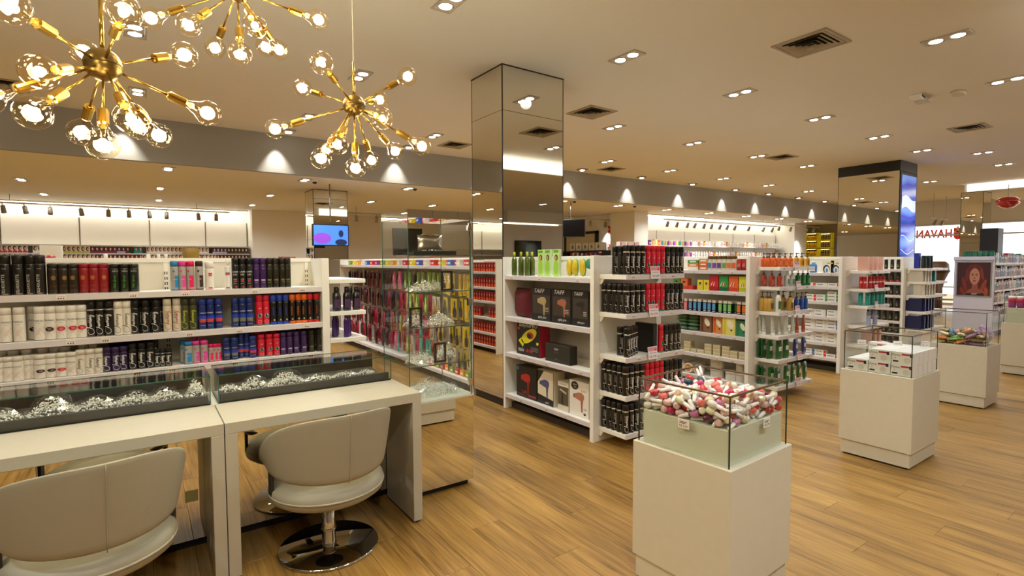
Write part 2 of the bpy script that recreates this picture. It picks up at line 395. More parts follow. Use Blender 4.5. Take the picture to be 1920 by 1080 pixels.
# mirrored columns: each side clad with sheets, dark edge trims
def mirrored_column(name, x0, x1, y0, y1, z1, label, seam=2.95, skirt=.09, top=None, fascia=0.0, blue=False):
    t = tag(link(name, None), label, 'column', kind='structure'); g = .004; dk = mp('#1b1813', .4)
    pbox('core', t, (x0+.02, y0+.02, 0, x1-.02, y1-.02, z1), dk)
    pbox('skirting', t, (x0+.03, y0+.03, 0, x1-.03, y1-.03, skirt), dk)
    zt = z1-fascia
    for zz0, zz1 in ((skirt, seam-g/2), (seam+g/2, zt-.012)):
        if zz1-zz0 < .05: continue
        if not blue: pbox('mirror_sheet', t, (x0+.008, y0, zz0, x1-.008, y0+.012, zz1), M_MIRROR)
        pbox('mirror_sheet', t, (x0+.008, y1-.012, zz0, x1-.008, y1, zz1), M_MIRROR)
        pbox('mirror_sheet', t, (x0, y0+.008, zz0, x0+.012, y1-.008, zz1), M_MIRROR)
        pbox('mirror_sheet', t, (x1-.012, y0+.008, zz0, x1, y1-.008, zz1), M_MIRROR)
    for x, y in ((x0, y0), (x1, y0), (x0, y1), (x1, y1)):
        sx = 1 if x == x0 else -1; sy = 1 if y == y0 else -1
        pbox('corner_trim', t, (x-.001*sx, y-.001*sy, skirt, x+.009*sx, y+.009*sy, zt), dk)
    pbox('top_trim', t, (x0-.004, y0-.004, zt-.012, x1+.004, y1+.004, z1), dk)
    return t
C1 = mirrored_column('column_mirrored', 3.105, 3.935, 4.585, 5.2, CEIL, 'tall mirror-clad column standing between the shelf racks', 3.12)
C2 = mirrored_column('column_screened', 12.75, 13.65, 4.33, 5.5, CEIL, 'mirror-clad column with black top band and blue light panel', 1.2, fascia=.20, blue=True)
C4 = mirrored_column('column_small', 2.78, 3.45, 10.7, 11.3, LOWC, 'slim mirror-clad column behind the hairspray rack', 2.0)
_a, _b = at_x(1801, 400, 18.6), at_x(1843, 400, 18.6)
C3 = mirrored_column('column_far', 18.6, 19.3, _b.y, _a.y, 3.39, 'far mirror-clad column in front of the shop window', 2.0)

# blue backlit panel on the second column
def blue_panel():
    m = bpy.data.materials.new('blue_backlit_print'); m.use_nodes = True; nt = m.node_tree; b = nt.nodes['Principled BSDF']; N = nt.nodes.new; L = nt.links.new
    tc = N('ShaderNodeTexCoord'); wv = N('ShaderNodeTexWave'); wv.inputs['Scale'].default_value = .55; wv.inputs['Distortion'].default_value = 5; wv.inputs['Detail'].default_value = 2; wv.bands_direction = 'Z'
    L(tc.outputs['Object'], wv.inputs['Vector']); cr = N('ShaderNodeValToRGB'); L(wv.outputs['Fac'], cr.inputs[0]); e = cr.color_ramp.elements
    e[0].color = lin((20, 40, 150))+(1,); e[1].color = lin((120, 150, 225))+(1,)
    for p, c in ((.3, (40, 90, 190)), (.52, (90, 50, 180)), (.68, (60, 110, 205))): q = e.new(p); q.color = lin(c)+(1,)
    L(cr.outputs[0], b.inputs['Base Color']); L(cr.outputs[0], b.inputs['Emission Color']); b.inputs['Emission Strength'].default_value = .55; b.inputs['Roughness'].default_value = .12
    t = thing('light_panel', 'tall blue and purple backlit panel on the mirrored column', 'panel')
    pbox('frame', t, (12.76, 4.318, .1, 13.64, 4.33, 3.36), M_BLACK); pbox('screen', t, (12.82, 4.312, .2, 13.58, 4.318, 3.30), m)
    mm = MB(); wm = mp('#c9d4f2', .3, emit=.5)
    for k, (zc, amp) in enumerate(((2.72, .05), (2.0, .06), (1.72, .05))):
        pts = [(12.84+.72*i/10, zc+amp*math.sin(i*.55+k)) for i in range(11)]; w = .12 if k == 0 else .008
        mm.add([(x, 4.3112, z+s*w) for x, z in pts for s in (-1, 1)], [(2*i, 2*i+2, 2*i+3, 2*i+1) for i in range(10)], wm)
    tag(mm.obj('print', t), kind='stuff')
blue_panel()

# ------------------------------------------------------------------ lamps
def lamp(kind, name, parent, loc, power, color=WARM, size=.05, cone=None, blend=1.0, aim=None):
    d = bpy.data.lights.new(name, kind); d.energy = power; d.color = color; d.shadow_soft_size = size
    if cone: d.spot_size = math.radians(cone); d.spot_blend = blend
    o = bpy.data.objects.new(name, d); COL.objects.link(o); o.location = loc
    if aim is not None: o.rotation_euler = Vector(aim).to_track_quat('-Z', 'Y').to_euler()
    if parent: o.parent = parent
    return o
_fr = MB()
for a in ((-.085, -.18, -.012, -.07, .18, 0), (.07, -.18, -.012, .085, .18, 0), (-.07, -.18, -.012, .07, -.165, 0), (-.07, .165, -.012, .07, .18, 0)): _fr.box(*a, mp('#b9b2a6', .35, .4), .002)
_fr = _fr.mesh('frame')
_tray = MB().box(-.07, -.165, -.004, .07, .165, 0, mp('#d6cdbb', .35)).mesh('tray')
_lm = MB().lathe([(.052, -.006), (.05, -.012), (.03, -.017), (0, -.019)][::-1], M_LAMP, 16).mesh('lamp')
_rg = MB().lathe([(.063, -.010), (.063, -.003), (.054, -.003), (.054, -.010), (.063, -.010)], M_CHROME, 16).mesh('reflector_ring')
nd = {}
def downlight(x, y, z, where, power=DOWN_W, lit=True):
    i = nd.get(where, 0); nd[where] = i+1
    t = thing('ceiling_downlight', f'{nth(i)} twin recessed downlight {where}', 'downlight', (x, y, z), 0, 'recessed twin downlights')
    link('frame', _fr, t); link('tray', _tray, t)
    for s in (-.083, .083):
        r = link('reflector_ring', _rg, t, (0, s, 0)); link('lamp', _lm, r)
    if lit: lamp('SPOT', 'lamp_beam', t, (0, 0, -.05), power, WARM, .07, 150, 1.0, (0, 0, -1))
for row, y, xs in (('row nearest the pedestals', 1.75, (2.1, 4.1, 6.13, 8.13, 10.1, 12.1)), ('row above the dryer rack', 3.74, (2.05, 4.04, 6.03, 8.05, 10.08, 12.0)), ('row above the mirrored column', 5.76, (-2, .02, 2.03, 4.45, 5.96, 7.92, 9.93, 11.87, 14.9)), ('row nearest the grey soffit', 7.79, (-3.9, -2, .03, 1.98, 3.95, 5.9, 7.87, 9.86, 11.9, 14, 16.2))):
    for x in xs: downlight(x, y, CEIL, 'in the '+row+' counting towards the window', DOWN_W*(.40 if y < 2 else 1.06))
for x, y in ((13.22, 3.15), (15.22, 3.28), (16.9, 5.07)): downlight(x, y, CEIL, 'between blue panel and shop window')
for x, y in ((-2, 1.75), (-4, 3.74), (.1, -.3), (2.1, -.3), (4.1, -.3), (.1, -2.5), (3, -2.5), (-4, 0)): downlight(x, y, CEIL, 'over the floor behind the salon chairs', DOWN_W*1.35)
for x, y in ((7, -1.6), (9.6, -1.6), (12.2, -1.6), (10.3, -3.8), (13, -3.8)): downlight(x, y, 3.33, 'in the dropped ceiling field', DOWN_W*.35)
for y, xs in ((9.62, (-1.6, .38, 2.37, 4.29, 6.2, 8.24, 10.12, 12.05, 14, 16, 18, 20)), (12.2, (-3.6, -1.63, .34, 2.29, 4.49, 6.1, 8.3)), (14.5, (-3.6, -1.6, .37, 2.3, 4.5, 7.0))):
    for x in xs: downlight(x, y, LOWC, f'in the lowered ceiling {("next to the soffit", "over the middle aisle", "near the back wall")[(9.62, 12.2, 14.5).index(y)]}', DOWN_W*.8)

# soffit washers: little ceiling spots close to the grey soffit
for i, px in enumerate((-60, 232, 518, 740, 905, 1064, 1176, 1272, 1354, 1417, 1474, 1524)):
    x = at_y(px, 320, SOFY).x
    t = thing('ceiling_spotlight', f'{nth(i)} small spotlight washing the grey soffit, counting towards the window', 'spotlight', (x+.12, SOFY-.36, CEIL), 0, 'soffit spotlights')
    part('housing', t, lambda m: m.box(-.09, -.09, -.03, .09, .09, 0, mp('#a39b8d', .4), .004)); part('lamp', t, lambda m: m.lathe([(.045, -.042), (.05, -.03)], M_LAMP, 14))
    lamp('SPOT', 'lamp_beam', t, (-.12, .20, -.05), WASH_W, (1, .97, .88), .02, 62, .8, (0, .12, -1))

# track heads
_th = MB().lathe([(.030, -.15), (.045, -.15), (.038, 0), (.02, .01), (0, .012)], mp('#9c9488', .4, .3), 14).mesh('head')
_tg = MB().lathe([(0, -.146), (.03, -.146)], M_LAMP, 14).mesh('lamp')
def track(x0, x1, y, z, heads, label, tilt=(0, .45), power=TRACK_W, top=LOWC):
    t = thing('track_light', label, 'track light', ((x0+x1)/2, y, z)); h = (x1-x0)/2
    pbox('rail', t, (-h, -.018, -.03, h, .018, 0), mp('#b7b0a4', .4), .003)
    for x in (-h*.7, h*.7): part('hanger', t, lambda m: m.tube([(x, 0, 0), (x, 0, top-z)], .006, M_STEEL, 6))
    for k, hx in enumerate(heads):
        a = tilt[0]+random.uniform(-.25, .25), tilt[1]
        o = link('spot_head', _th, t, (hx-(x0+x1)/2, 0, -.085)); o.rotation_euler = (a[1], a[0]*.6, 0)
        part('stem', o, lambda m: m.tube([(0, 0, .0), (0, -.02, .06)], .008, mp('#9c9488', .4), 6)); link('lamp', _tg, o)
        if k % 2 == 0: lamp('SPOT', 'lamp_beam', o, (0, 0, -.16), power, WARM, .04, 75, 1.0, (0, 0, -1))
hs = [at_y(p, 390, 14.9).x for p in (5, 46, 94, 151, 203, 241, 279, 312, 371, 405)]
track(hs[0]-.6, hs[-1]+.3, 14.9, 2.82, hs, 'long track with ten spot heads before the hair colour wall')
hs = [at_y(p, 408, 10.3).x for p in (1253, 1271, 1291, 1305, 1322, 1336, 1352, 1366, 1380, 1406, 1434, 1450)]
track(hs[0]-.2, hs[-1]+.3, 10.3, 2.80, hs, 'long track with twelve spot heads before the pale product wall', power=TRACK_W*.7)
hs = [at_y(p, 408, 11.6).x for p in (1081, 1107, 1135)]
track(hs[0]-.6, hs[-1]+.2, 11.6, 2.82, hs, 'short track with three spot heads before the fire signs', (0, .1))
hs = [at_y(p, 406, 13.6).x for p in (668, 706, 752, 792)]
track(hs[0]-.4, hs[-1]+.4, 13.6, 2.84, hs, 'track with four spot heads behind the glass cabinet', (0, .3))
hs = [at_y(p, 415, 10.0).x for p in (1462, 1484, 1514, 1527)]
track(hs[0]-.3, hs[-1]+.4, 10.0, 2.84, hs, 'short track with four spot heads before the yellow display boxes', (0, .3))
for (x, y, sx) in ((20.2, 2.6, 1.4), (20.6, 5.9, 1.6)):
    track(x-sx/2, x+sx/2, y, 2.86, [x-.3, x+.3], f'short track with two spot heads {"under the red sign" if y < 4 else "inside the shop window"}', (0, .4), 8, 3.39 if y < 4 else CEIL)

# air vents, detectors, cameras
def vent(x, y, z, s, label):
    t = thing('air_vent', label, 'air vent', (x, y, z), 0, 'square ceiling diffusers'); h = s/2; fm = mp('#a79b82', .5); k = mp('#17130e', .8)
    pbox('cavity', t, (-h+.02, -h+.02, -.003, h-.02, h-.02, 0), k)
    m = MB()
    for a in ((-h, -h, -.012, -h+.03, h, 0), (h-.03, -h, -.012, h, h, 0), (-h+.03, -h, -.012, h-.03, -h+.03, 0), (-h+.03, h-.03, -.012, h-.03, h, 0)): m.box(*a, fm, .002)
    m.obj('frame', t)
    for i in range(5):
        r0 = h-.034-i*.038; r1 = r0-.034; z0, z1 = -.010-.006*i, -.004-.001*i+.0
        if r1 < .02: r1 = .02
        vs = [(sx*r, sy*r, zz) for r, zz in ((r0, z0), (r1, z1)) for sx, sy in ((-1, -1), (1, -1), (1, 1), (-1, 1))]
        MB().add(vs, [(j, (j+1) % 4, 4+(j+1) % 4, 4+j) for j in range(4)], fm).obj('louver', t)
    part('centre_plate', t, lambda m: m.box(-.03, -.03, -.05, .03, .03, -.046, fm))
vent(5.23, 2.53, CEIL, .5, 'square air diffuser above the nail polish pedestal')
vent(5.12, 5.37, CEIL, .5, 'square air diffuser beside the tall mirrored column')
vent(10.56, 2.69, CEIL, .46, 'square air diffuser above the poster stand')
vent(10.42, 5.55, CEIL, .46, 'square air diffuser before the blue panel column')
vent(4.55, 8.2, CEIL, .46, 'square air diffuser next to the soffit by the mirrored column')
vent(-1.25, 8.3, CEIL, .46, 'square air diffuser above the large chandelier')
vent(8.6, 8.4, CEIL, .46, 'square air diffuser close to the soffit spotlights')
p = at_z(1723, 181, CEIL); t = thing('emergency_light', 'small white emergency light unit on the ceiling', 'light', p, .1)
pbox('housing', t, (-.16, -.06, -.05, .1, .06, 0), M_WHITE, .01); pbox('grille', t, (-.15, -.064, -.04, .02, -.058, -.012), M_DARK); pbox('diffuser', t, (.0, -.1, -.062, .16, .05, -.05), mp('#c8c2b4', .5), .002)
p = at_z(1797, 173, CEIL); t = thing('access_point', 'rounded white wireless unit on the ceiling', 'router', p, .1); part('shell', t, lambda m: m.lathe([(.10, -.035), (.125, -.02), (.13, 0)], mp('#d9cdb4', .5), 20, sy=.6)); part('rim', t, lambda m: m.lathe([(.132, -.006), (.132, 0)], M_GREYM, 20, sy=.6))
for px, py, z, w in ((590, 339, LOWC, 'left of the glass cabinet'), (778, 352, LOWC, 'above the glass cabinet'), (1077, 376, LOWC, 'beside the mirrored column'), (1190, 385, LOWC, 'before the boxed column')):
    p = at_z(px, py, z); t = thing('dome_camera', 'small dark dome camera on the lowered ceiling '+w.replace('left of', 'near'), 'camera', p); part('base', t, lambda m: m.lathe([(.05, -.02), (.055, 0)], M_WHITE, 12)); part('dome', t, lambda m: m.lathe([(0, -.06), (.025, -.052), (.04, -.035), (.042, -.02)], M_BLACK, 12))

# ------------------------------------------------------------------ shop window, cafe
def window_front():
    t = tag(link('window_1', None), 'full-height shop window overlooking the bright cafe', 'window', kind='structure'); fr = mp('#d5d8dc', .3, .2); H = 2.77
    ys = [YR+.1, -4, -1.6, .8, 3.0, 5.2, 7.5]
    pbox('window_frame', t, (XR, YR, H-.05, XR+.08, 7.5, H+.02), fr); pbox('window_frame', t, (XR, YR, 0, XR+.08, 7.5, .08), fr); pbox('transom', t, (XR+.01, YR, 2.36, XR+.06, 7.5, 2.41), fr)
    for y in ys: pbox('mullion', t, (XR, y-.03, 0, XR+.07, y+.03, H), fr)
    for a, b in zip(ys[:-1], ys[1:]): pbox('pane', t, (XR+.03, a+.03, .08, XR+.038, b-.03, H-.05), M_PANE)
    struct('wall_outside', MB().box(XR+7, YR-4, 0, XR+7.1, 14, 7, mp('#f2f4f6', .8)), 'pale facade across from the shop window', 'wall')
    s = thing('window_sign', 'red lettered cafe sign seen reversed through the shop window', 'sign', (0, 0, 0)); X = XR+.026; red = mp('#d22c1e', .4, emit=.25)
    a, b = at_x(1690, 440, X), at_x(1786, 440, X); g = text_geo('HAVANNA', .0, 1.08, .035); w = max(u for u, v in g[0])-min(u for u, v in g[0]); k = (a.y-b.y)/w; yc = (a.y+b.y)/2; z0 = at_x(1740, 446, X).z; hh = at_x(1740, 431, X).z-z0
    MB().add([(X, yc+u*k, z0+v/.72*hh) for u, v in g[0]], g[1], red).obj('lettering', s)
    MB().box(X-.004, b.y-.05, z0+hh*.42, X-.002, a.y+.05, z0+hh*.50, M_WHITE).obj('underline', s)
    a, b = at_x(1788, 440, X), at_x(1803, 440, X); yc = (a.y+b.y)/2; r = (a.y-b.y)/2; zt = at_x(1795, 427, X).z; zb = at_x(1795, 448, X).z
    pts = [(yc+r, zt), (yc+r, zb+.12)]+[(yc+r*math.cos(q), zb+.12+.14*math.sin(-q)) for q in [PI*i/8 for i in range(9)]]+[(yc-r, zt)]
    MB().add([(X, y, z) for y, z in pts], [tuple(range(len(pts)))], red).box(X-.004, yc-.03, zb+.2, X-.002, yc+.03, zt+.05, M_WHITE).box(X-.004, yc-r, zb+.22, X-.002, yc+r, zb+.27, M_WHITE).obj('shield', s)
    # tables and chairs by the window
    br = mp('#7b5a3c', .45); dk = mp('#4a2f22', .5)
    def cafe_chair(x, y, rz, label, m):
        c = thing('cafe_chair', label, 'chair', (x, y, 0), rz, 'cafe chairs')
        pbox('seat', c, (-.21, -.21, .43, .21, .21, .46), m, .01); part('backrest', c, lambda q: q.box(-.21, .18, .6, .21, .21, .92, m, .02))
        for sx in (-.19, .19):
            for sy in (-.19, .19): part('leg', c, lambda q: q.tube([(sx, sy, 0), (sx, sy, .44 if sy < 0 else .9)], .016, dk, 6))
    cafe_chair(17.6, 5.3, 2.2, 'dark cafe chair at the white table near the window', dk); cafe_chair(18.3, 5.0, .4, 'brown cafe chair beside the poster stand', br); cafe_chair(20.2, 6.0, 1.2, 'brown cafe chair closest to the shop window', br)
    c = thing('cafe_table', 'round white cafe table near the shop window', 'table', (19.9, 5.2, 0)); part('tabletop', c, lambda q: q.lathe([(.36, .72), (.37, .735), (.36, .75)], M_WHITE, 24)); part('pedestal', c, lambda q: q.tube([(0, 0, .02), (0, 0, .72)], .03, M_STEEL, 10)); part('foot', c, lambda q: q.lathe([(.24, 0), (.22, .02), (.03, .03)], M_STEEL, 20))
    c = thing('cafe_counter', 'rounded brown serving stand inside the shop window', 'stand', (19.3, 5.55, 0)); part('body', c, lambda q: q.lathe([(.16, 0), (.15, .7), (.2, .95), (.3, 1.2), (.28, 1.42), (.2, 1.5)], br, 18)); part('rim', c, lambda q: q.lathe([(.31, 1.18), (.31, 1.24), (.3, 1.25)], dk, 18))
    r = thing('red_sign', 'glossy red oval lamp shade hanging from the far track', 'lamp', at_x(1890, 378, 17.5)); part('shade', r, lambda q: q.lathe([(0, -.17), (.12, -.14), (.22, -.05), (.24, .03), (.16, .1), (0, .13)], mp('#c41720', .15, coat=1), 20)); part('rod', r, lambda q: q.tube([(0, 0, .1), (0, 0, 3.39-r.location.z)], .008, M_STEEL, 6))
window_front()

# ------------------------------------------------------------------ rear fittings the mirrors show
t = thing('header_box', 'white lit bulkhead box above the black television', 'bulkhead'); pbox('body', t, (10.4, YR+.003, 2.92, 13.0, -5.9, 3.327), M_WALL, .004); pbox('diffuser', t, (10.45, -6.3, 2.90, 12.95, -6.2, 2.92), M_LED)
t = thing('wall_partition', 'white boxed partition carrying the black television', 'partition'); pbox('body', t, (9.7, YR+.003, 0, 13.4, -5.8, 2.84), M_WALL, .004)
t = thing('television', 'black wide television on the white partition', 'television', (11.2, -5.795, 2.0)); pbox('bezel', t, (-.58, 0, -.28, .58, .05, .28), M_BLACK, .004); pbox('screen', t, (-.56, .05, -.26, .56, .052, .26), mp('#0c0b0b', .08))
t = thing('louver_grille', 'grey louvered grille beside the white partition', 'grille', (13.75, -5.9, 0))
for k in range(26): part('slat', t, lambda m: m.box(-.28, -.06, .3+k*.1, .28, .05, .34+k*.1, M_GREYM))
part('frame', t, lambda m: m.box(-.3, -.1, .2, -.28, .06, 2.95, M_DARK).box(.28, -.1, .2, .3, .06, 2.95, M_DARK))
def hung_tv(name, x, y, z, rz, label, scr, w=.72):
    t = thing(name, label, 'television', (x, y, z), rz); pbox('bezel', t, (-w/2, -.03, -w*.3, w/2, .03, w*.3), M_BLACK, .004)
    o = pbox('screen', t, (-w*.47, -.032, -w*.27, w*.47, -.030, w*.27), scr); part('pole', t, lambda m: m.tube([(0, 0, w*.3), (0, 0, (LOWC if y > SOFY else CEIL)-z)], .015, M_STEEL, 8)); return t
a = at_y(620, 441, 9.9); tv = hung_tv('television', a.x, 9.9, a.z, .0, 'hung television showing a figure on blue, behind the hairspray rack', mp('#3f6fd0', .2, emit=1.1), .66)
m = MB(); m2 = mp('#7a3fae', .3, emit=.9); ell(m, m2, -.16, -.06, .16, .10, -.0335); dkb = mp('#1d2c55', .3, emit=.3); ell(m, dkb, .18, .03, .045, .065, -.034); ell(m, dkb, .18, -.13, .11, .06, -.034); m.obj('picture', tv)
a = at_y(1070, 428, 9.6); hung_tv('television', a.x, 9.6, a.z, -.9, 'black hung television turned edge-on beside the mirrored column', mp('#0d0d10', .1), .7)
_fm = (at_x(1062, 450, 11.75).y+at_x(1121, 450, 11.75).y)/2; t = thing('framed_mirror', 'large black-framed mirror leaning on the back wall', 'mirror', (11.756, _fm, 0), -PI/2); pbox('mirror_sheet', t, (-.78, 0, .9, .62, .02, 2.42), M_MIRROR); part('frame', t, lambda m: m.box(.62, -.02, .85, .74, .04, 2.5, M_BLACK).box(-.85, -.02, .85, -.78, .04, 2.5, M_BLACK).box(-.85, -.02, 2.42, .74, .04, 2.5, M_BLACK))
for k, (px, py) in enumerate(((1142, 430), (1146, 433), (1141, 461))):
    a = at_x(px, py, 11.784); t = thing('fire_sign', ('tall red fire sign on the white back wall', 'dark red sign beside the tall fire sign', 'small low red sign below the fire signs')[k], 'sign', a, -PI/2); pbox('plate', t, ((-.05, 0, -.1, .05, .015, .1), (-.06, -.01, -.05, .06, .005, .06), (-.05, 0, -.05, .05, .015, .05))[k], mp(('#d8361f', '#9c1b14', '#e0462c')[k], .4)); part('symbol', t, lambda m: rect(m, M_WHITE, -.02, .02, -.03, .03, -.0115))

# ------------------------------------------------------------------ chandeliers
_sock = MB(); _sock.lathe([(.0165, 0), (.0165, .055), (.012, .062)], M_BRASS, 12, smooth=False); _sock = _sock.mesh('socket')
_R = .0475
_bp = [(.012, 0), (.014, .012), (.020, .022)]+[(_R*math.sin(q), .022+.018+_R*(1-math.cos(q))-_R*(1-math.cos(.55))+.0) for q in [.62+i*(PI-.62)/11 for i in range(12)]]
_bulb = MB().lathe(_bp[:-1]+[(0, _bp[-1][1])], M_BULB, 20).mesh('bulb')
_zc = .022+.018+_R*math.cos(.55)
_fil = MB().lathe([(0, _zc-.022), (.010, _zc-.016), (.0145, _zc), (.010, _zc+.014), (0, _zc+.02)], M_FIL, 10).mesh('filament')
_stm = MB().lathe([(.009, .0), (.006, .03), (.003, _zc-.02)], glass('lamp_stem', (.9, .85, .7), .5), 8).mesh('lamp_stem')
def chandelier(hub, dirs, label):
    hub = Vector(hub); t = thing('sputnik_chandelier', label, 'chandelier', hub, 0, 'brass globe chandeliers')
    part('hub', t, lambda m: m.lathe([(.0545*math.sin(PI*i/16), -.0545*math.cos(PI*i/16)) for i in range(17)], M_BRASSD, 24))
    part('seam', t, lambda m: m.lathe([(.0552, -.0015), (.0552, .0015)], mp('#4d3b1c', .4, .8), 24))
    part('stem', t, lambda m: m.tube([(0, 0, .05), (0, 0, .21)], .0065, M_BRASS, 10))
    part('cable', t, lambda m: m.tube([(0, 0, .21), (0, 0, CEIL-hub.z)], .002, mp('#b8b0a0', .3), 6))
    part('canopy', t, lambda m: m.lathe([(.06, CEIL-hub.z-.03), (.06, CEIL-hub.z)], M_BRASS, 20))
    for d in dirs:
        d = Vector(d); Ld = d.length; ls = Ld-_zc-.055
        am = MB().tube([(0, 0, .045), (0, 0, ls)], .0042, M_BRASS, 8); am.lathe([(.009, ls-.006), (.009, ls)], M_BRASS, 10)
        a = am.obj('arm', t); a.rotation_mode = 'QUATERNION'; a.rotation_quaternion = d.to_track_quat('Z', 'Y')
        link('socket', _sock, a, (0, 0, ls)); link('bulb', _bulb, a, (0, 0, ls+.055)); link('filament', _fil, a, (0, 0, ls+.055)); link('lamp_stem', _stm, a, (0, 0, ls+.058))
        lamp('POINT', 'bulb_light', a, (0, 0, ls+.055+_zc), BULB_W, (1, .98, .84), .03)
chandelier((.884, 2.608, 2.321), [(-.229, -.274, .075), (-.171, .294, .133), (-.346, .102, -.141), (.299, .025, .207), (.23, .252, .13), (.011, -.339, -.135), (.312, -.107, -.179), (.282, .168, -.16), (.175, .243, -.209), (-.048, -.147, -.331), (-.192, -.099, -.294), (-.151, -.223, -.246), (-.047, .324, -.162)], 'brass globe-bulb chandelier hanging lowest, nearest the mirrored column')
chandelier((-.083, 2.24, 2.207), [(-.182, -.279, .033), (-.066, .303, .126), (-.131, -.28, -.129), (.065, -.322, .068), (.244, .18, .143), (-.158, -.191, -.225), (-.081, .273, -.177), (-.002, -.166, -.291), (.072, -.244, -.218), (.088, .297, -.128), (.155, .249, -.162), (.308, .099, -.086), (-.273, -.087, -.174)], 'largest-looking brass globe-bulb chandelier above the first salon desk')
chandelier((.398, 2.733, 2.788), [(-.33, .076, -.179), (-.206, -.147, -.256), (-.063, .311, -.169), (-.017, -.14, -.331), (.024, -.263, -.245), (.168, .296, -.117), (.223, .249, -.134), (.358, -.001, -.04), (-.22, .247, .141), (-.023, .194, .303), (.105, -.338, .067), (.256, -.243, .07)], 'highest brass globe-bulb chandelier, cut by the picture edge between the other two')

# ================================================================== racks and goods
class Face:
    """front of a rack: local x runs to the viewer's right, local y into the rack"""
    def __init__(s, ox, oy, q): s.ox, s.oy, s.q = ox, oy, q; s.rz = q*PI/2
    def w(s, x, y, z): return (s.ox+x, s.oy+y, z) if s.q == 0 else ((s.ox+y, s.oy-x, z) if s.q == -1 else (s.ox-y, s.oy+x, z))
    def sx(s, px, y=0.0, py=540):
        if s.q == 0: return at_y(px, py, s.oy+y).x-s.ox
        return s.oy-at_x(px, py, s.ox+y).y
_reg = {}; _place = {}
def inst(R, loc, rz=0.0, s=(1, 1, 1), rot=None):
    o = link(R['name'], R['parts'][0][1], None, loc, rz)
    if rot is not None: o.rotation_euler = rot
    if s != (1, 1, 1): o.scale = s
    for nm, me, sub in R['parts'][1:]:
        c = link(nm, me, o)
        for n2, m2 in sub: link(n2, m2, c)
    return o
def put(R, f, rack, shelf, x, y, z, desc=None, rot=0.0, s=(1, 1, 1)):
    o = inst(R, f.w(x, y, z+.0008), f.rz+rot, s); desc = desc or R['desc']
    tag(o, None, R['cat'], f'{R["cat"]}s on the {rack}'); _reg.setdefault((rack, shelf, desc), []).append((-x, y, z, o)); return o
ANCHOR = {'hair colour wall': ('from the white column', -1), 'pale product wall': ('from the end column', -1), 'soap pedestal': ('from its near corner', -1), 'yellow niches': ('from the blue panel', -1),
    'red carton rack': ('from its far end', -1), 'poster rack': ('from the poster', 1), 'accessory rack': ('from mirrored column', -1), 'spray can endcap': ('from rack post', 1), 'soap endcap': ('from rack post', 1),
    'deodorant endcap': ('from rack post', 1), 'lotion endcap': ('from rack post', 1)}
def label_all():
    for (rack, shelf, desc), L in _reg.items():
        ph, sg = ANCHOR.get(rack, ('from end post', -1)); L.sort(key=lambda t: (-t[0]*sg, t[1], t[2])); many = len(L) > 1
        for i, (_, _, _, o) in enumerate(L):
            o['label'] = f'{desc}, {nth(i)} {ph}, {shelf} of {rack}' if many else f'{desc} on {shelf} of the {rack}'

# ---- recipes
def rec(name, cat, desc, body, *parts, **k):
    d = dict(name=name, cat=cat, desc=desc, parts=[(name, body.mesh(name), [])]+[(n, m.mesh(n), [(a, b.mesh(a)) for a, b in sub]) for n, m, sub in parts]); d.update(k); return d
def can(desc, r, h, body, cap, caph=.045, deco=None, neck=None, capr=.97, name='spray_can'):
    b = MB(); bm = mp(body, .28, coat=.3); cm = mp(cap, .35); hb = h-caph
    b.lathe([(r*.94, 0, M_STEEL), (r, .004, bm), (r, hb-.012), (r*.985, hb-.004, M_STEEL if neck else bm), (r*.9, hb)], bm, 18)
    c = MB().lathe([(r*capr, hb-.001), (r*capr, h-.010), (r*capr*.93, h-.002), (r*capr*.8, h)], cm, 18)
    if neck: c.lathe([(r*1.005, hb-.012), (r*1.005, hb-.002)], mp(neck, .2, .8), 18)
    p = MB()
    if deco: deco(p, r, hb)
    return rec(name, 'spray can', desc, b, ('cap', c, []), *([('lettering', p, [])] if p.v else []), h=h, w=2*r)
def script(col, z0=.018, ln=.135, ang=.15, gold=True):
    def f(p, r, hb):
        k = ln/6.2; m = mp(col, .4); on_cyl(p, SCRIPT, m, r, z0, k, True, ang, .62)
        if gold:
            g = mp('#8b857a', .4)
            for q in range(5): cyl_patch(p, g, r, -.75, -.35+.08*(q % 2), hb*.52+q*.012, hb*.52+q*.012+.006)
            cyl_patch(p, g, r, -.7, -.3, .006, .009)
    return f
def fixing(oval):
    def f(p, r, hb):
        k = mp('#23201d', .5); on_cyl(p, text_geo('FIXING'), k, r, hb*.70, .0165, False)
        on_cyl(p, text_geo('hair spray'), k, r, hb*.63, .006, False)
        rd = mp('#c98f80', .5)
        for a in ([(-1.0, .1), (.2, .45), (1.0, .25)], [(-1.0, .5), (-.1, .22), (.8, .52), (1.1, .4)], [(-.7, .02), (.5, .55)], [(.7, .05), (-.6, .56)]):
            vs = []
            for (u0, v0), (u1, v1) in zip(a[:-1], a[1:]):
                for q in range(5):
                    t = q/4; vs.append((u0+(u1-u0)*t, v0+(v1-v0)*t))
            g = ribbon([[(u*r, v*hb) for u, v in vs]], .0005); on_cyl(p, g, rd, r, 0, 1.0, False)
        if oval:
            cyl_disc(p, mp(oval, .4), r, .05, hb*.40, .024, .015); on_cyl(p, text_geo('Super'), M_WHITE, r, hb*.41, .007, False, .05, e=.0009); on_cyl(p, text_geo('Hold'), M_WHITE, r, hb*.365, .007, False, .05, e=.0009)
    return f
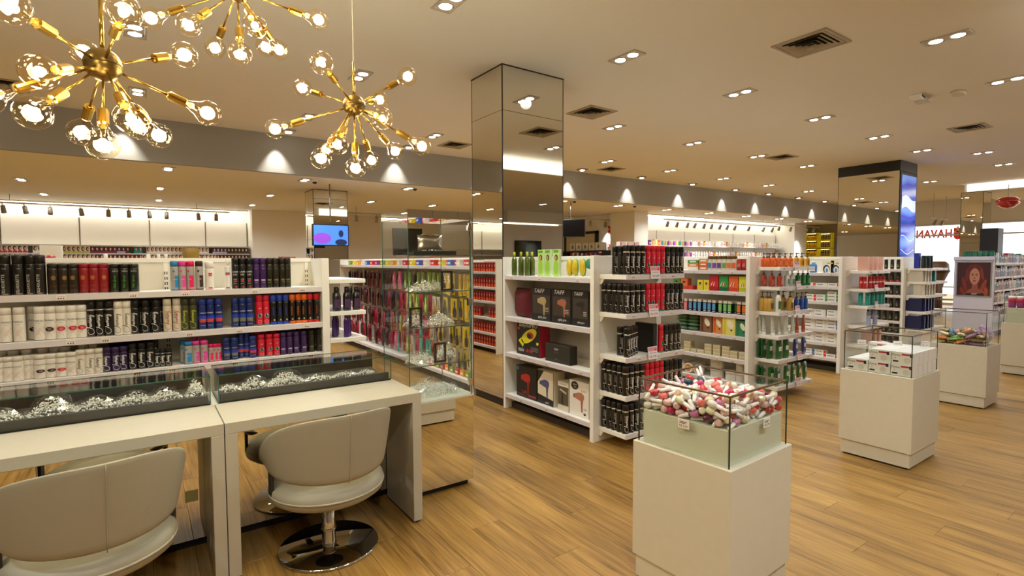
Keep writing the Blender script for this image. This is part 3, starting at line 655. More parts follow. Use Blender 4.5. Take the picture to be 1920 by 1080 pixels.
def lines(txt, size, zc, col, vertical=False, more=(), shear=0.0):
    def f(p, r, hb):
        if txt: on_cyl(p, text_geo(txt, shear), mp(col, .4), r, hb*zc, size, vertical)
        for it in more:
            if it[0] == 'band': cyl_patch(p, mp(it[3], .35), r, -PI/2, PI/2, hb*it[1], hb*it[2], n=14)
            elif it[0] == 'patch': cyl_patch(p, mp(it[5], .4), r, it[1], it[2], hb*it[3], hb*it[4], e=.0006)
            elif it[0] == 'disc': cyl_disc(p, mp(it[4], .4), r, it[1], hb*it[2], it[3], it[3]*1.25, e=.0007)
            elif it[0] == 'text': on_cyl(p, text_geo(it[1]), mp(it[4], .4), r, hb*it[2], it[3], False, e=.0009)
            elif it[0] == 'vtext': on_cyl(p, text_geo(it[1], it[5] if len(it) > 5 else 0), mp(it[4], .4), r, hb*it[2], it[3], True, e=.0009)
    return f
def lady(p, r, hb):
    cyl_disc(p, mp('#2aa79a', .4), r, .1, hb*.42, r*.62, r*.72); cyl_disc(p, mp('#1a1410', .4), r, .05, hb*.43, r*.3, r*.55, e=.0008); cyl_disc(p, mp('#e8b894', .4), r, .3, hb*.46, r*.16, r*.24, e=.0011)
    cyl_patch(p, mp('#1f9a8c', .4), r, -PI/2, PI/2, 0.002, hb*.05, n=12)
    on_cyl(p, ribbon([smooth([(-.6, 0), (-.2, .35), (0, .1), (.3, .4), (.7, .5)])], .06), M_WHITE, r, hb*.70, .016, False); cyl_disc(p, mp('#f0a8a0', .4), r, 0, hb*.17, r*.55, r*.5); cyl_disc(p, mp('#d81f38', .4), r, 0, hb*.17, r*.46, r*.42, e=.0007)
CH_BLK = can('black can with white script', .0275, .24, '#14110f', '#17130f', .05, script('#efece6'), neck='#c9c6c0')
CH_BLK2 = can('all-black can with white script', .0275, .235, '#14110f', '#120f0d', .05, script('#e6e2da'))
CH_WHT = can('cream can with grey script', .0275, .235, '#e6ded0', '#efe8da', .05, script('#6d655a', gold=False))
CH_BEI = can('beige can with red script', .0275, .24, '#d8cbb4', '#d9cfbb', .05, script('#a8402c'))
CH_OLV = can('olive can with lime script', .0275, .235, '#47432a', '#3f3d2c', .05, script('#b5c43a', gold=False))
CH_PUR = can('deep purple can with white script', .0275, .23, '#2c1942', '#33204c', .05, script('#e6e2ea'))
SILH = can('very tall black can with vertical lettering', .031, .256, '#16120f', '#1a1613', .055, lines('SILHOUETTE', .021, .36, '#d9d5cc', True, (('text', 'hold', .82, .01, '#bdb8ae'), ('text', 'hairspray', .04, .008, '#d9d5cc'), ('patch', -.3, .25, .02, .035, '#c46a3a'))))
BRWN = can('brown-black can with gold emblem', .031, .2, '#261b12', '#241a12', .03, lines('', .01, .5, '#8a6a32', False, (('disc', 0, .62, .012, '#7b5a26'), ('text', 'hair spray', .3, .007, '#8a6a32'), ('text', 'STRONG', .12, .007, '#8a6a32'))))
REDC = can('dark red can with gold emblem', .031, .2, '#8c1820', '#8f1c24', .03, lines('', .01, .5, '#b07a3a', False, (('disc', 0, .62, .012, '#a8632e'), ('text', 'hair spray', .3, .007, '#c08a4a'), ('text', 'STRONG', .12, .007, '#c08a4a'))))
INOA = can('black can with green vertical lettering', .031, .197, '#15160f', '#17160f', .03, lines('INOA', .014, .84, '#c9c6bc', False, (('vtext', 'Hair Spray', .42, .021, '#3f9a32', .4), ('patch', -.4, .4, .08, .10, '#2f6a28'))))
SLV = [can(d, .0265, .215, '#a9a49d', c, .04, lines('', .01, .5, c, False, (('disc', -.35, .80, .007, c), ('patch', -.1, .95, .12, .62, c), ('band', 0, .05, c), ('text', 'Studio', .45, .009, '#f1ede6')))) for d, c in (('silver can with blue cap', '#2b83b8'), ('silver can with pink cap', '#e0479a'), ('silver can with magenta cap', '#e2185e'), ('silver can with dark cap', '#3a2420'))]
CAREW = can('white can with red label', .0285, .21, '#efe9e2', '#f1ece6', .05, lines('CARE', .012, .66, '#f5efe8', False, (('patch', -.45, .45, .62, .78, '#c8202c'), ('text', 'CARE', .66, .012, '#f5efe8'), ('patch', -.5, .5, .05, .11, '#d23a40'))))
LISS = can('black can with white block lettering', .0268, .238, '#171a18', '#14110f', .05, lines('CARE', .017, .66, '#ece8e0', False, (('text', 'LISS', .55, .017, '#ece8e0'), ('text', 'HAIR', .37, .011, '#e2ded6'), ('patch', -.4, .4, .28, .34, '#c8323c'), ('text', 'SPRAY', .20, .009, '#e2ded6'), ('patch', 0, .45, .04, .12, '#b0243c'))))
PURP = can('violet can with pale band', .0252, .238, '#3b1f55', '#40225c', .05, lines('', .01, .5, '#c9b7d4', False, (('text', 'care', .80, .009, '#c9b7d4'), ('patch', -.6, .6, .30, .37, '#b99fc4'), ('text', 'strong', .22, .008, '#c9b7d4'))))
OLIV = can('dark olive can with bronze band', .0252, .238, '#221e14', '#272115', .05, lines('', .01, .5, '#8f8a68', False, (('text', 'care', .80, .009, '#a9a58c'), ('patch', -.6, .6, .30, .37, '#6f6636'), ('text', 'strong', .22, .008, '#a9a58c'))))
KARR = can('blue can with red band', .027, .226, '#1d2a6c', '#24378f', .045, lines('KARINA', .0125, .66, '#e8e6ee', False, (('band', .36, .56, '#2a45b4'), ('patch', -.9, .9, .30, .44, '#d2452e'), ('text', 'hair spray', .16, .008, '#d8d6e2'))))
KARG = can('blue can with grey band', .0265, .226, '#1b2760', '#22357f', .045, lines('KARINA', .0125, .66, '#e8e6ee', False, (('band', .36, .56, '#2540a0'), ('patch', -.9, .9, .24, .40, '#77745f'), ('text', 'hair spray', .12, .008, '#d8d6e2'))))
LADY = can('red can with lady medallion', .0255, .24, '#d31f38', '#d62038', .05, lady)
FASH = [can(d, .0243, .238, '#15130f', c, .05, lines('', .01, .5, c, False, (('vtext', 'FASHION', .56, .017, c), ('text', 'spray', .93, .009, '#cfcac0'), ('disc', 0, .2, .006, '#b7a878'), ('band', .02, .12, c)))) for d, c in (('black can with blue cap', '#2846b8'), ('black can with orange cap', '#ea6a1c'), ('black can with red cap', '#d8262a'))]
FIXN = can('white can with red scribble lines', .0303, .22, '#e9e3d8', '#efe9df', .045, fixing(None))
FIXR = can('white can with red oval', .0303, .22, '#e9e3d8', '#efe9df', .045, fixing('#c8202a'))
FIXB = can('white can with black oval', .0303, .22, '#e9e3d8', '#efe9df', .045, fixing('#1b1a20'))
PUMPW = can('slim white pump can', .021, .225, '#f0ebe5', '#f3eeea', .05, lines('CARE', .008, .62, '#f5efe8', False, (('patch', -.7, .7, .60, .72, '#a82a52'), ('patch', -.7, .7, .04, .08, '#a82a52'))), capr=.6)

def carton(desc, w, d, h, front, side=None, top=None, deco=None, name='carton', cat='carton', b=.0015):
    m = MB(); F_, S_, T_ = mp(front, .45), mp(side or front, .45), mp(top or side or front, .45); x, y = w/2, d
    m.box(-x, 0, 0, x, y, h, S_, b)
    p = MB(); rect(p, F_, -x+b, x-b, b, h-b, -.0003)
    p.add([(-x+b, b, h+.0003), (x-b, b, h+.0003), (x-b, y-b, h+.0003), (-x+b, y-b, h+.0003)], [(0, 1, 2, 3)], T_)
    if deco: deco(p, w, h)
    return rec(name, cat, desc, m, ('print', p, []), h=h, w=w)
def bottle(desc, r, h, body, cap, label=None, neck=.3, pump=False, name='pump_bottle', cat='bottle', shade=.25, mat=None, flat_=.8):
    m = MB(); bm = mat or mp(body, shade, coat=.4); hb = h*(.70 if pump else .82)
    m.lathe([(r*.9, 0), (r, .006), (r, hb*.78), (r*.8, hb*.90), (r*neck, hb*.98), (r*neck, hb)], bm, 16, sy=flat_)
    c = MB(); cm = mp(cap, .4)
    if pump:
        c.lathe([(r*neck*1.25, hb-.002), (r*neck*1.25, hb+h*.06), (r*.12, hb+h*.07), (r*.12, h-.012), (r*.3, h-.012), (r*.3, h)], cm, 10); c.box(-.004, -r*.95, h-.012, .004, 0, h-.004, cm, .001)
    else: c.lathe([(r*neck*1.2, hb-.004), (r*neck*1.2, h-.004), (r*neck*.9, h)], cm, 12)
    p = MB()
    if label:
        vs = []; n = 8
        for i in range(n+1):
            a = -PI/2+(-.8+1.6*i/n)
            for z in (hb*.18, hb*.62): vs.append(((r+.0005)*math.cos(a), (r+.0005)*math.sin(a)*flat_-.0002, z))
        p.add(vs, [(2*i, 2*i+2, 2*i+3, 2*i+1) for i in range(n)], mp(label, .5), True)
    return rec(name, cat, desc, m, ('pump' if pump else 'cap', c, []), *([('label_patch', p, [])] if p.v else []), h=h, w=2*r)
def tube(desc, w, h, body, cap, spot=None, name='squeeze_tube'):
    m = MB(); n = 14; vs = []; rows = ((.02, w*.36, w*.36), (.10, w*.40, w*.34), (.55, w*.46, w*.2), (.97, w*.5, .003), (1.0, w*.5, .003))
    for t, a, c in rows:
        for k in range(n): q = 2*PI*k/n; vs.append((a*math.cos(q), c*math.sin(q), .03+t*(h-.03)))
    m.add(vs, [(i*n+k, i*n+(k+1) % n, (i+1)*n+(k+1) % n, (i+1)*n+k) for i in range(4) for k in range(n)]+[tuple(range(4*n, 5*n))], mp(body, .35), True)
    c = MB().lathe([(w*.33, 0), (w*.34, .004), (w*.34, .032), (w*.2, .034)], mp(cap, .4), 14)
    p = MB()
    if spot:
        for k in range(26):
            z = random.uniform(.06, h-.02); x = random.uniform(-w*.3, w*.3); yy = -(w*.40-(z/h)*w*.38)*math.sqrt(max(0.05, 1-(x/(w*.46))**2))-.002; s_ = .004
            p.add([(x-s_, yy, z-s_), (x+s_, yy, z-s_*.4), (x+s_*.5, yy, z+s_*1.4)], [(0, 1, 2)], mp(spot, .5))
    return rec(name, 'tube', desc, m, ('cap', c, []), *([('printed_leaves', p, [])] if p.v else []), h=h, w=w)
def pillow(m, w, d, h, mat, n=7, pinch=.12, wr=.0):
    """stuffed bag lying in the xz plane, thickness d along y"""
    vs = []; rnd = random.Random(int(w*1e5+h*1e4))
    for sgn in (-1, 1):
        for i in range(n+1):
            for j in range(n+1):
                u, v = 2*i/n-1, 2*j/n-1; t = max(0, (1-u**4)*(1-v**4))**.6
                vs.append((u*w/2*(1-pinch*(1-abs(v))*abs(u)**3*0.5), sgn*d/2*t+rnd.uniform(-wr, wr)*t, h/2+v*h/2))
    N = (n+1)**2; fs = []
    for i in range(n):
        for j in range(n):
            a = i*(n+1)+j; q = (a, a+n+1, a+n+2, a+1); fs.append(q); fs.append(tuple(x+N for x in q[::-1]))
    m.add(vs, fs, mat, True); return m
def pouch(desc, w, h, col, label, spot=None, name='refill_pouch', d=.035, cat='pouch'):
    m = pillow(MB(), w, d, h, mp(col, .3, coat=.3), 7); p = MB(); rect(p, mp(label, .5), -w*.22, w*.22, h*.45, h*.68, -d*.5-.001)
    if spot:
        for k in range(30):
            x, z = random.uniform(-w*.42, w*.42), random.uniform(h*.05, h*.95); t = max(.02, (1-(2*x/w)**4)*(1-(2*z/h-1)**4))**.6; s_ = .005
            p.add([(x-s_, -d*.5*t-.0012, z-s_), (x+s_, -d*.5*t-.0012, z), (x, -d*.5*t-.0012, z+s_*1.3)], [(0, 1, 2)], mp(spot, .5))
    return rec(name, cat, desc, m, ('print', p, []), h=h, w=w)

# ---- shelf units
def price_tags(x0, x1, z, n, seed):
    r = random.Random(seed); m = MB(); wt = mp('#efe3da', .6); dk = mp('#4b3f3a', .6); rd = mp('#b98a7c', .6)
    for i in range(n):
        x = x0+(x1-x0)*(i+.5+r.uniform(-.3, .3))/n
        m.box(x-.024, -.0035, z-.036, x+.024, -.002, z-.006, wt)
        for j in range(3): m.box(x-.018+j*.013, -.0042, z-.031, x-.010+j*.013, -.0036, z-.023, dk)
        m.box(x-.018, -.0042, z-.017, x+.02, -.0036, z-.014, rd)
    return m
def rack_unit(name, label, f, x0, x1, zs, ztop, depth=.38, ends=(1, 1), ups=(), deep_total=None, cap=True, ntag=None, toe_shade=True, strips=True, cat='shelf rack', th=.035, zc=None):
    t = thing(name, label, cat, (f.ox, f.oy, 0), f.rz); D = deep_total or depth+.02
    for e, x in ((0, x0), (1, x1)):
        if ends[e]: pbox('end_board', t, (x-(th if e == 0 else 0), 0, 0, x+(0 if e == 0 else th), D, ztop), M_RACK, .002)
    pbox('back_panel', t, (x0, depth, .06, x1, depth+.02, ztop-.002), M_RACKD)
    if cap: pbox('top_rail', t, (x0, depth-.015, ztop-.03, x1, depth+.035, ztop+.004), M_RACK, .002)
    if toe_shade: pbox('shaded_toe', t, (x0+.002, .08, 0, x1-.002, depth, .06), mp('#3b342a', .7))  # dark board stands in for the open shade under the lowest shelf
    for i, z in enumerate(zs):
        s = pbox('shelf', t, (x0+.002, .010, z-.034, x1-.002, depth-.001, z), M_RACK, .0015)
        if strips:
            pbox('price_strip', s, (x0+.001, -.0015, z-.042, x1-.001, .010, z-.001), M_STRIP, .001)
            tag(price_tags(x0+.02, x1-.02, z, ntag or max(2, int((x1-x0)*3.2)), i+int(x1*100)).obj('price_tags', s), kind='stuff')
    for x in ups:
        u = MB().box(x-.014, depth-.008, .1, x+.014, depth-.001, ztop-.03, M_RACK)
        for k in range(int((ztop-.2)/.04)):
            for q in (-.007, .007): u.box(x+q-.003, depth-.0095, .14+k*.04, x+q+.003, depth-.0075, .163+k*.04, M_DARK)
        u.obj('slotted_upright', t)
    return t
def end_shelves(t, f, x0, x1, y0, y1, zs, th=.038):
    """bracket shelves hung on the end of rack t; world rectangle x0..x1, y0..y1 seen from -y"""
    inv = Matrix.Rotation(-f.rz, 4, 'Z') @ Matrix.Translation((-f.ox, -f.oy, 0))
    for i, z in enumerate(zs):
        s = MB().box(x0, y0+.008, z-th, x1, y1, z, M_RACK, .002).xf(inv).obj('end_shelf', t)
        MB().box(x0, y0-.001, z-th-.002, x1, y0+.008, z-.001, M_STRIP, .001).xf(inv).obj('price_strip', s)
        tg = price_tags(x0+.03, x1-.03, z+.004, 3, i+31); tg.xf(inv @ Matrix.Translation((0, y0+.0012, 0))); tag(tg.obj('price_tags', s), kind='stuff')
        for x in (x0+.012, x1-.012):
            MB().add([(x-.006, y1, z-th), (x-.006, y1, z-th-.045), (x-.006, y1-.02, z-th-.045), (x-.006, y1-.05, z-th), (x+.006, y1, z-th), (x+.006, y1, z-th-.045), (x+.006, y1-.02, z-th-.045), (x+.006, y1-.05, z-th)], [(0, 1, 2, 3), (7, 6, 5, 4), (0, 4, 5, 1), (1, 5, 6, 2), (2, 6, 7, 3), (3, 7, 4, 0)], M_RACK).xf(inv).obj('bracket', s)
def price_card(x, y, z, label, s=1.0, text='R$ 9,90'):
    t = thing('price_card', label, 'price card', (x, y, z)); t.rotation_euler = (-.12, 0, 0)
    pbox('card', t, (-.055*s, 0, 0, .055*s, .002, .10*s), mp('#ece0e2', .4))
    m = MB(); rect(m, mp('#d8929a', .5), -.05*s, .05*s, .065*s, .095*s); poly(m, mp('#c8283c', .5), [(.02*s, .066*s), (.045*s, .066*s), (.048*s, .094*s), (.035*s, .08*s)], -.0006)
    rect(m, mp('#8a7d7a', .5), -.04*s, .04*s, .048*s, .052*s); flat(m, text_geo(text), mp('#3a3330', .5), 0, .015*s, .022*s, -.0006); m.obj('print', t)

# ================================================================== hairspray rack (long, facing the desks)
FH = Face(0, 4.5, 0); HR = 'hairspray rack'; ZH = (1.348, 1.05, .80, .50, .20)
rack_unit('shelf_rack', 'long white rack of hairspray cans behind the salon desks', FH, -2.2, 1.225, ZH, 1.583, .36, (1, 1), (-1.03, FH.sx(312, .35), 1.19), .80, ntag=9, th=.06)
end = thing('end_shelves', 'white end shelves on the hairspray rack with dark bottles', 'shelves', (1.287, 4.5, 0))
for z in (1.405, 1.13, .90, .62, .34): pbox('shelf', end, (0, .0, z-.035, .31, .78, z), M_RACK, .002)
pbox('spine', end, (0, .36, 0.02, .012, .40, 1.58), M_RACKD)
def row(R, pxs, shelf, y=.06, s=(1, 1, 1), desc=None, jig=.003):
    sh = {'top shelf': 0, 'second shelf': 1, 'third shelf': 2}[shelf]
    for px in pxs:
        put(R, FH, HR, shelf, FH.sx(px, y, 560), y+random.uniform(-jig, jig), ZH[sh], desc, random.uniform(-.25, .25), s)
T1, T2, T3 = 'top shelf', 'second shelf', 'third shelf'
row(SILH, (-14, 12, 37, 60, 77), T1); row(BRWN, (101.5, 121, 139.5), T1); row(REDC, (159.5, 178, 196), T1); row(INOA, (216.5, 235, 252.5), T1)
for R, px in zip(SLV, (328.5, 343.5, 358.5, 375)): row(R, (px,), T1)
row(CAREW, (394,), T1); row(PUMPW, (428,), T1); row(LISS, (443, 455.8, 469), T1); row(PURP, (482, 494), T1); row(OLIV, (506.5, 518, 530, 540.5), T1)
row(FIXN, (-14, 8, 34, 72), T2); row(FIXB, (61,), T2, .13); row(FIXB, (93,), T2); row(FIXR, (113, 132.3, 151.3), T2); row(FIXN, (103, 125, 145), T2, .135)
row(CH_BLK, (169.5, 186.5, 203), T2); row(CH_WHT, (220.5, 236.5), T2); row(CH_BLK2, (252, 272, 291), T2); row(CH_BLK2, (262, 283, 300), T2, .125, desc='rear all-black can')
row(CH_BEI, (312.5, 330.5), T2); row(CH_OLV, (346, 361), T2); row(KARR, (378, 393.5, 409), T2); row(KARR, (384, 399), T2, .125, desc='rear blue can with red band'); row(KARG, (440, 454, 467.5), T2); row(LADY, (485.5, 498.5), T2)
row(FASH[0], (511.5, 523.5, 535), T2); row(FASH[1], (547.5, 559, 569.5), T2); row(FASH[2], (580.5, 592.5), T2)
sm = (1, 1, .72)
row(FIXN, (-12, 9, 27, 128.5), T3, s=sm); row(FIXB, (69.5, 89.5), T3, s=sm); row(FIXR, (109.5,), T3, s=sm); row(FIXN, (-4, 20, 44, 76, 97, 117), T3, .135, s=(1, 1, .86), desc='rear white can'); row(FIXN, (44, 57), T3, .095, sm, 'set-back white can')
row(CH_WHT, (146, 163.5, 180.5), T3, s=(1, 1, .72)); row(CH_WHT, (152, 171), T3, .13, (1, 1, .84), 'rear cream can'); row(CH_PUR, (196.5, 212, 227), T3, s=(1, 1, .74)); row(CH_PUR, (210, 224), T3, .135, (1, 1, .92), 'rear deep purple can')
row(CH_BLK2, (245, 262, 278), T3, s=(1, 1, .78)); row(CH_BLK2, (240, 254, 270, 285), T3, .135, (1, 1, .9), 'rear all-black can'); row(CH_BLK, (290.5, 301, 312), T3, s=(.8, .8, .53), desc='little black can with script')
row(SLV[0], (350,), T3, s=(1.1, 1.1, .78)); row(SLV[0], (342,), T3, .12, (1.1, 1.1, .8), 'rear silver can with blue cap'); row(SLV[1], (364, 379.5), T3, s=(1, 1, .78)); row(SLV[1], (358, 373), T3, .12, (1, 1, .84), 'rear silver can with pink cap'); row(SLV[2], (392, 400, 407.5), T3, s=(.62, .62, .62), desc='little silver can with magenta cap')
row(KARG, (421.5, 436.5), T3, s=(1, 1, .76)); row(KARR, (449, 461), T3, .115, (1, 1, .86), 'blue can with red band set back'); row(KARR, (471.5,), T3, s=(1, 1, .76))
row(LADY, (487, 502.5, 516), T3, s=(1.05, 1.05, .74)); row(LADY, (480, 494, 509), T3, .125, (1, 1, .84), 'rear red can'); row(PURP, (528.5, 540.5, 553.5, 567.5), T3, s=(1, 1, .76)); row(PURP, (546, 560), T3, .12, (1, 1, .84), 'rear violet can'); row(OLIV, (582, 597), T3, s=(1, 1, .78)); row(OLIV, (576, 590), T3, .12, (1, 1, .84), 'rear dark olive can')
# things that stick out above the rack top (they stand on its far side, highest shelf)
pb = thing('rack_top_shelf', 'narrow white shelf along the far side of the hairspray rack', 'shelf', (0, 4.5, 0)); pbox('board', pb, (-2.19, .42, 1.40, 1.2, .78, 1.43), M_RACK, .002)
OB = bottle('orange bottle with white cap', .034, .19, '#e8861c', '#f0ece4', neck=.35, name='bottle'); WB = bottle('white cone-topped bottle', .042, .19, '#eeeae2', '#f2efe8', neck=.25, name='bottle')
def top_put(R, px, desc, lab): o = inst(R, (at_y(px, 480, 5.08).x, 5.08, 1.43)); tag(o, lab, R['cat'])
top_put(OB, 198, None, 'orange bottle with white cap peeking over the hairspray rack')
for k, px in enumerate((278, 297, 311)): top_put(WB, px, None, f'white cone-topped bottle peeking over the hairspray rack, {nth(k)} from the orange bottle')
x = at_y(358, 470, 5.05).x; t = thing('sponge_pack', 'mustard-brown sponge block above the hairspray rack', 'sponge', (x, 5.05, 1.43)); part('block', t, lambda m: pillow(m, .12, .1, .24, mp('#8a6d22', .8), 6)); pbox('band', t, (-.05, -.055, .05, .05, -.045, .09), M_WHITE)
x = at_y(97, 480, 5.05).x; t = thing('white_carton', 'plain white carton standing above the hairspray rack', 'carton', (x, 5.0, 1.43)); pbox('body', t, (-.06, 0, 0, .06, .1, .25), mp('#e2ded2', .5), .002); part('dome', t, lambda m: m.lathe([(.04, .0), (.04, .15), (.03, .172), (0, .178)], mp('#b01c2a', .4), 14, c=(0, -.06, 0)))
x = at_y(538, 480, 5.05).x; t = thing('hair_claw', 'red ribbed hair clip rack above the hairspray rack', 'hair clip', (x, 5.05, 1.43))
for k in range(7): part('tooth', t, lambda m: m.tube([(-.08+k*.026, 0, 0), (-.075+k*.025, 0, .14), (-.06+k*.02, 0, .17)], .011, mp('#8e1420', .4), 8))
part('bar', t, lambda m: m.tube([(-.09, 0, .03), (.09, 0, .03)], .012, mp('#7a101a', .4), 8))
# dark bottles on the end shelves
DKB = bottle('black bottle with violet label', .034, .2, '#17131a', '#1a1715', '#4a2a4e', .5, name='bottle'); PUB = bottle('violet bottle', .026, .21, '#3d1c63', '#4a2672', None, .6, name='bottle'); RBX = carton('red carton with gold print', .11, .08, .13, '#b31a22', '#a3161e', None, lambda p, w, h: ell(p, mp('#c98a2a', .4), 0, h*.5, w*.25, h*.3))
FE = Face(0, 4.5, 0)
for k, (x, y) in enumerate(((1.36, .05), (1.45, .06), (1.54, .08), (1.40, .2), (1.5, .22))): tag(inst(DKB, (x, 4.5+y, 1.131)), f'black bottle with violet label, {nth(k)} on the end shelves', 'bottle', 'dark bottles on the end shelves')
for k, (x, y) in enumerate(((1.36, .12), (1.44, .05), (1.47, .10), (1.40, .22))): tag(inst(PUB, (x, 4.5+y, .901)), f'violet bottle, {nth(k)} on the end shelves beside the hairspray rack', 'bottle', 'violet bottles on the end shelves')
for k, x in enumerate((1.35, 1.47, 1.56)): tag(inst(RBX, (x, 4.53, .621)), f'red carton with gold print, {nth(k)} on the end shelves', 'carton', 'red cartons on the end shelves')

# second rack row behind: its end, full of red hair-dye cartons (seen in the mirrored column)
F2 = Face(1.42, 0, 1); zs2 = (1.38, 1.12, .88, .60, .34, .12)
t2 = rack_unit('shelf_rack', 'white end rack filled with red hair colour cartons', F2, 7.3, 8.15, zs2, 1.583, .33, deep_total=.36)
RDYE = carton('red hair colour carton', .062, .07, .155, '#b81c24', '#a8161f', None, lambda p, w, h: (ell(p, mp('#2a1410', .4), 0, h*.68, w*.36, h*.24), ell(p, mp('#dca27c', .4), .002, h*.66, w*.2, h*.16, -.0008), rect(p, mp('#e0641e', .4), -w*.45, w*.45, h*.05, h*.3)))
for i, z in enumerate(zs2):
    for k in range(9):
        if i == 3 and 2 < k < 6: continue
        put(RDYE, F2, 'red carton rack', ('top shelf', 'second shelf', 'third shelf', 'fourth shelf', 'fifth shelf', 'lowest shelf')[i], 7.36+k*.083, .03, z)

# ================================================================== dryer rack (A) beside the mirrored column
FA = Face(3.1, 0, -1); DR = 'dryer rack'; ZA = (1.405, .975, .60, .165)
ra = rack_unit('shelf_rack', 'white double rack holding hair dryers beside the mirrored column', FA, -4.545, -3.265, ZA, 1.595, .40, (1, 1), (), .87, ntag=3)
for zx in ((3.10, 3.17), (3.9, 3.97)):
    MB().box(zx[0]+.001, 3.222, 0, zx[1], 3.264, 1.597, M_RACK, .002).xf(Matrix.Rotation(-FA.rz, 4, 'Z') @ Matrix.Translation((-3.1, 0, 0))).obj('end_post', ra)
ZE = (1.437, 1.12, .763, .448, .135)
end_shelves(ra, FA, 3.172, 3.905, 2.92, 3.228, ZE)
# endcap cans
FEA = Face(0, 2.92, 0); EA = 'spray can endcap'; SN = ('top shelf', 'second shelf', 'third shelf', 'fourth shelf', 'lowest shelf')
def endcan(R, x, y, i, desc=None): put(R, FEA, EA, SN[i], x, y, ZE[i], desc, random.uniform(-.3, .3))
P = .0625
for i in range(5):
    if i == 2: continue
    back = 4 if i in (1, 3, 4) else 2
    for k in range(12):
        R = LADY if (4 <= k <= 7 and i != 4) else (CH_BLK if k < 4 else CH_BLK2)
        x = 3.205+k*P
        endcan(R, x, .035, i)
    for r in range(1, back+1):
        for k in range(3 if i != 0 else 4): endcan(CH_BLK if i else CH_BLK2, 3.205+k*P, .035+r*.06, i, 'rear black can')
for k in range(4): endcan(CH_BLK, 3.205+.02+k*.062, .04+k*.028, 2)
for k in range(2): endcan(CH_BLK, 3.25+k*.07, .14, 2, 'rear black can')
endcan(LADY, 3.64, .04, 2)
for k in range(4): endcan(CH_BLK2, 3.70+k*.058, .04, 2)
bx = carton('black upright display carton', .05, .2, .25, '#191613', '#12100e'); put(bx, FEA, EA, SN[2], 3.56, .03, ZE[2])
for i, (px, py) in enumerate(((1229, 508), (1226, 579), (1224, 653))): q = at_y(px, py, 2.91); price_card(q.x, 2.903, ZE[i]-.035, f'pink price card on the {SN[i]} of the spray can endcap', 1.05, 'R$ 12,90')
# dryer rack goods
def av(name, lab, cat, px0, px1, i, y=.05, h=None, py=540):
    x0, x1 = FA.sx(px0, y, py), FA.sx(px1, y, py); return (x0+x1)/2, x1-x0
GB = bottle('green glass bottle with lime neck', .034, .24, '#4a5a16', '#b7c832', None, .3, name='green_bottle', shade=.1)
for px in (964.5, 977, 988.5): put(GB, FA, DR, T1, FA.sx(px, .07, 500), .07, ZA[0])
put(GB, FA, DR, T1, FA.sx(996, .12, 500), .13, ZA[0], 'green glass bottle set back behind the others')
def green_pack(p, w, h):
    ell(p, mp('#9bd043', .4), 0, h*.34, w*.40, h*.26); ell(p, mp('#3a2014', .5), .004, h*.70, w*.26, h*.11); ell(p, mp('#d9a27c', .5), .0, h*.69, w*.12, h*.075, -.0009); rect(p, mp('#5fa024', .4), -w*.4, w*.4, h*.88, h*.97)
GP = carton('lime green blister pack', .085, .03, .255, '#b9dc7c', '#d9ecc0', None, green_pack, 'blister_pack', 'blister pack')
for px in (1015, 1028, 1044): put(GP, FA, DR, T1, FA.sx(px, .06, 500), .05, ZA[0])
sp = MB(); sp.box(-.185, 0, 0, .185, .10, .19, M_PLASTIC)
def lemon(m, x):
    m.lathe([(0, -.075), (.022, -.065), (.036, -.03), (.038, .02), (.028, .06), (0, .078)], mp('#e6c41c', .4), 14, c=(x, .05, .085), sx=.9, sy=.6)
sx0 = FA.sx(1078, .05, 500)
t = tag(link('sponge_box', None, None, FA.w(sx0, .04, ZA[0]+.001), FA.rz), 'clear plastic box of yellow bath sponges', 'box'); sp.obj('clear_box', t)
for k, x in enumerate((-.12, -.045, .055)): o = part('sponge', t, lambda m: lemon(m, x)); part('green_edge', o, lambda m: m.lathe([(0, -.078), (.026, -.066), (.0365, -.03), (.0385, .02), (.029, .062), (0, .081)], mp('#5aa83a', .5), 12, c=(x, .058, .085), sx=1.0, sy=.5))
part('teal_disc', t, lambda m: m.lathe([(0, 0), (.045, 0), (.045, .02), (0, .02)], mp('#2a8f6a', .4), 14).xf(Matrix.Translation((.15, .06, .12)) @ Matrix.Rotation(PI/2, 4, 'X')))
for k, px in enumerate((1182, 1192, 1203)):   # pale cartons standing on the dryer rack's top
    pass
PKB = carton('pale pink carton', .075, .05, .13, '#f3ddd6', '#efe4de', None, lambda p, w, h: (rect(p, mp('#c83a54', .4), -w*.48, -w*.3, h*.05, h*.95), rect(p, mp('#d9a8a8', .5), -w*.1, w*.3, h*.6, h*.64)))
tb = thing('rack_top_board', 'white board on top of the dryer rack', 'shelf', (0, 0, 0)); pbox('board', tb, (3.545, 3.272, 1.56, 3.93, 4.535, 1.596), M_RACK, .002)
for k in range(3): tag(inst(PKB, (3.60+.09*k, 3.36, 1.596)), f'pale pink carton on top of the dryer rack, {nth(k)} from the mirrored column', 'carton', 'pale pink cartons')
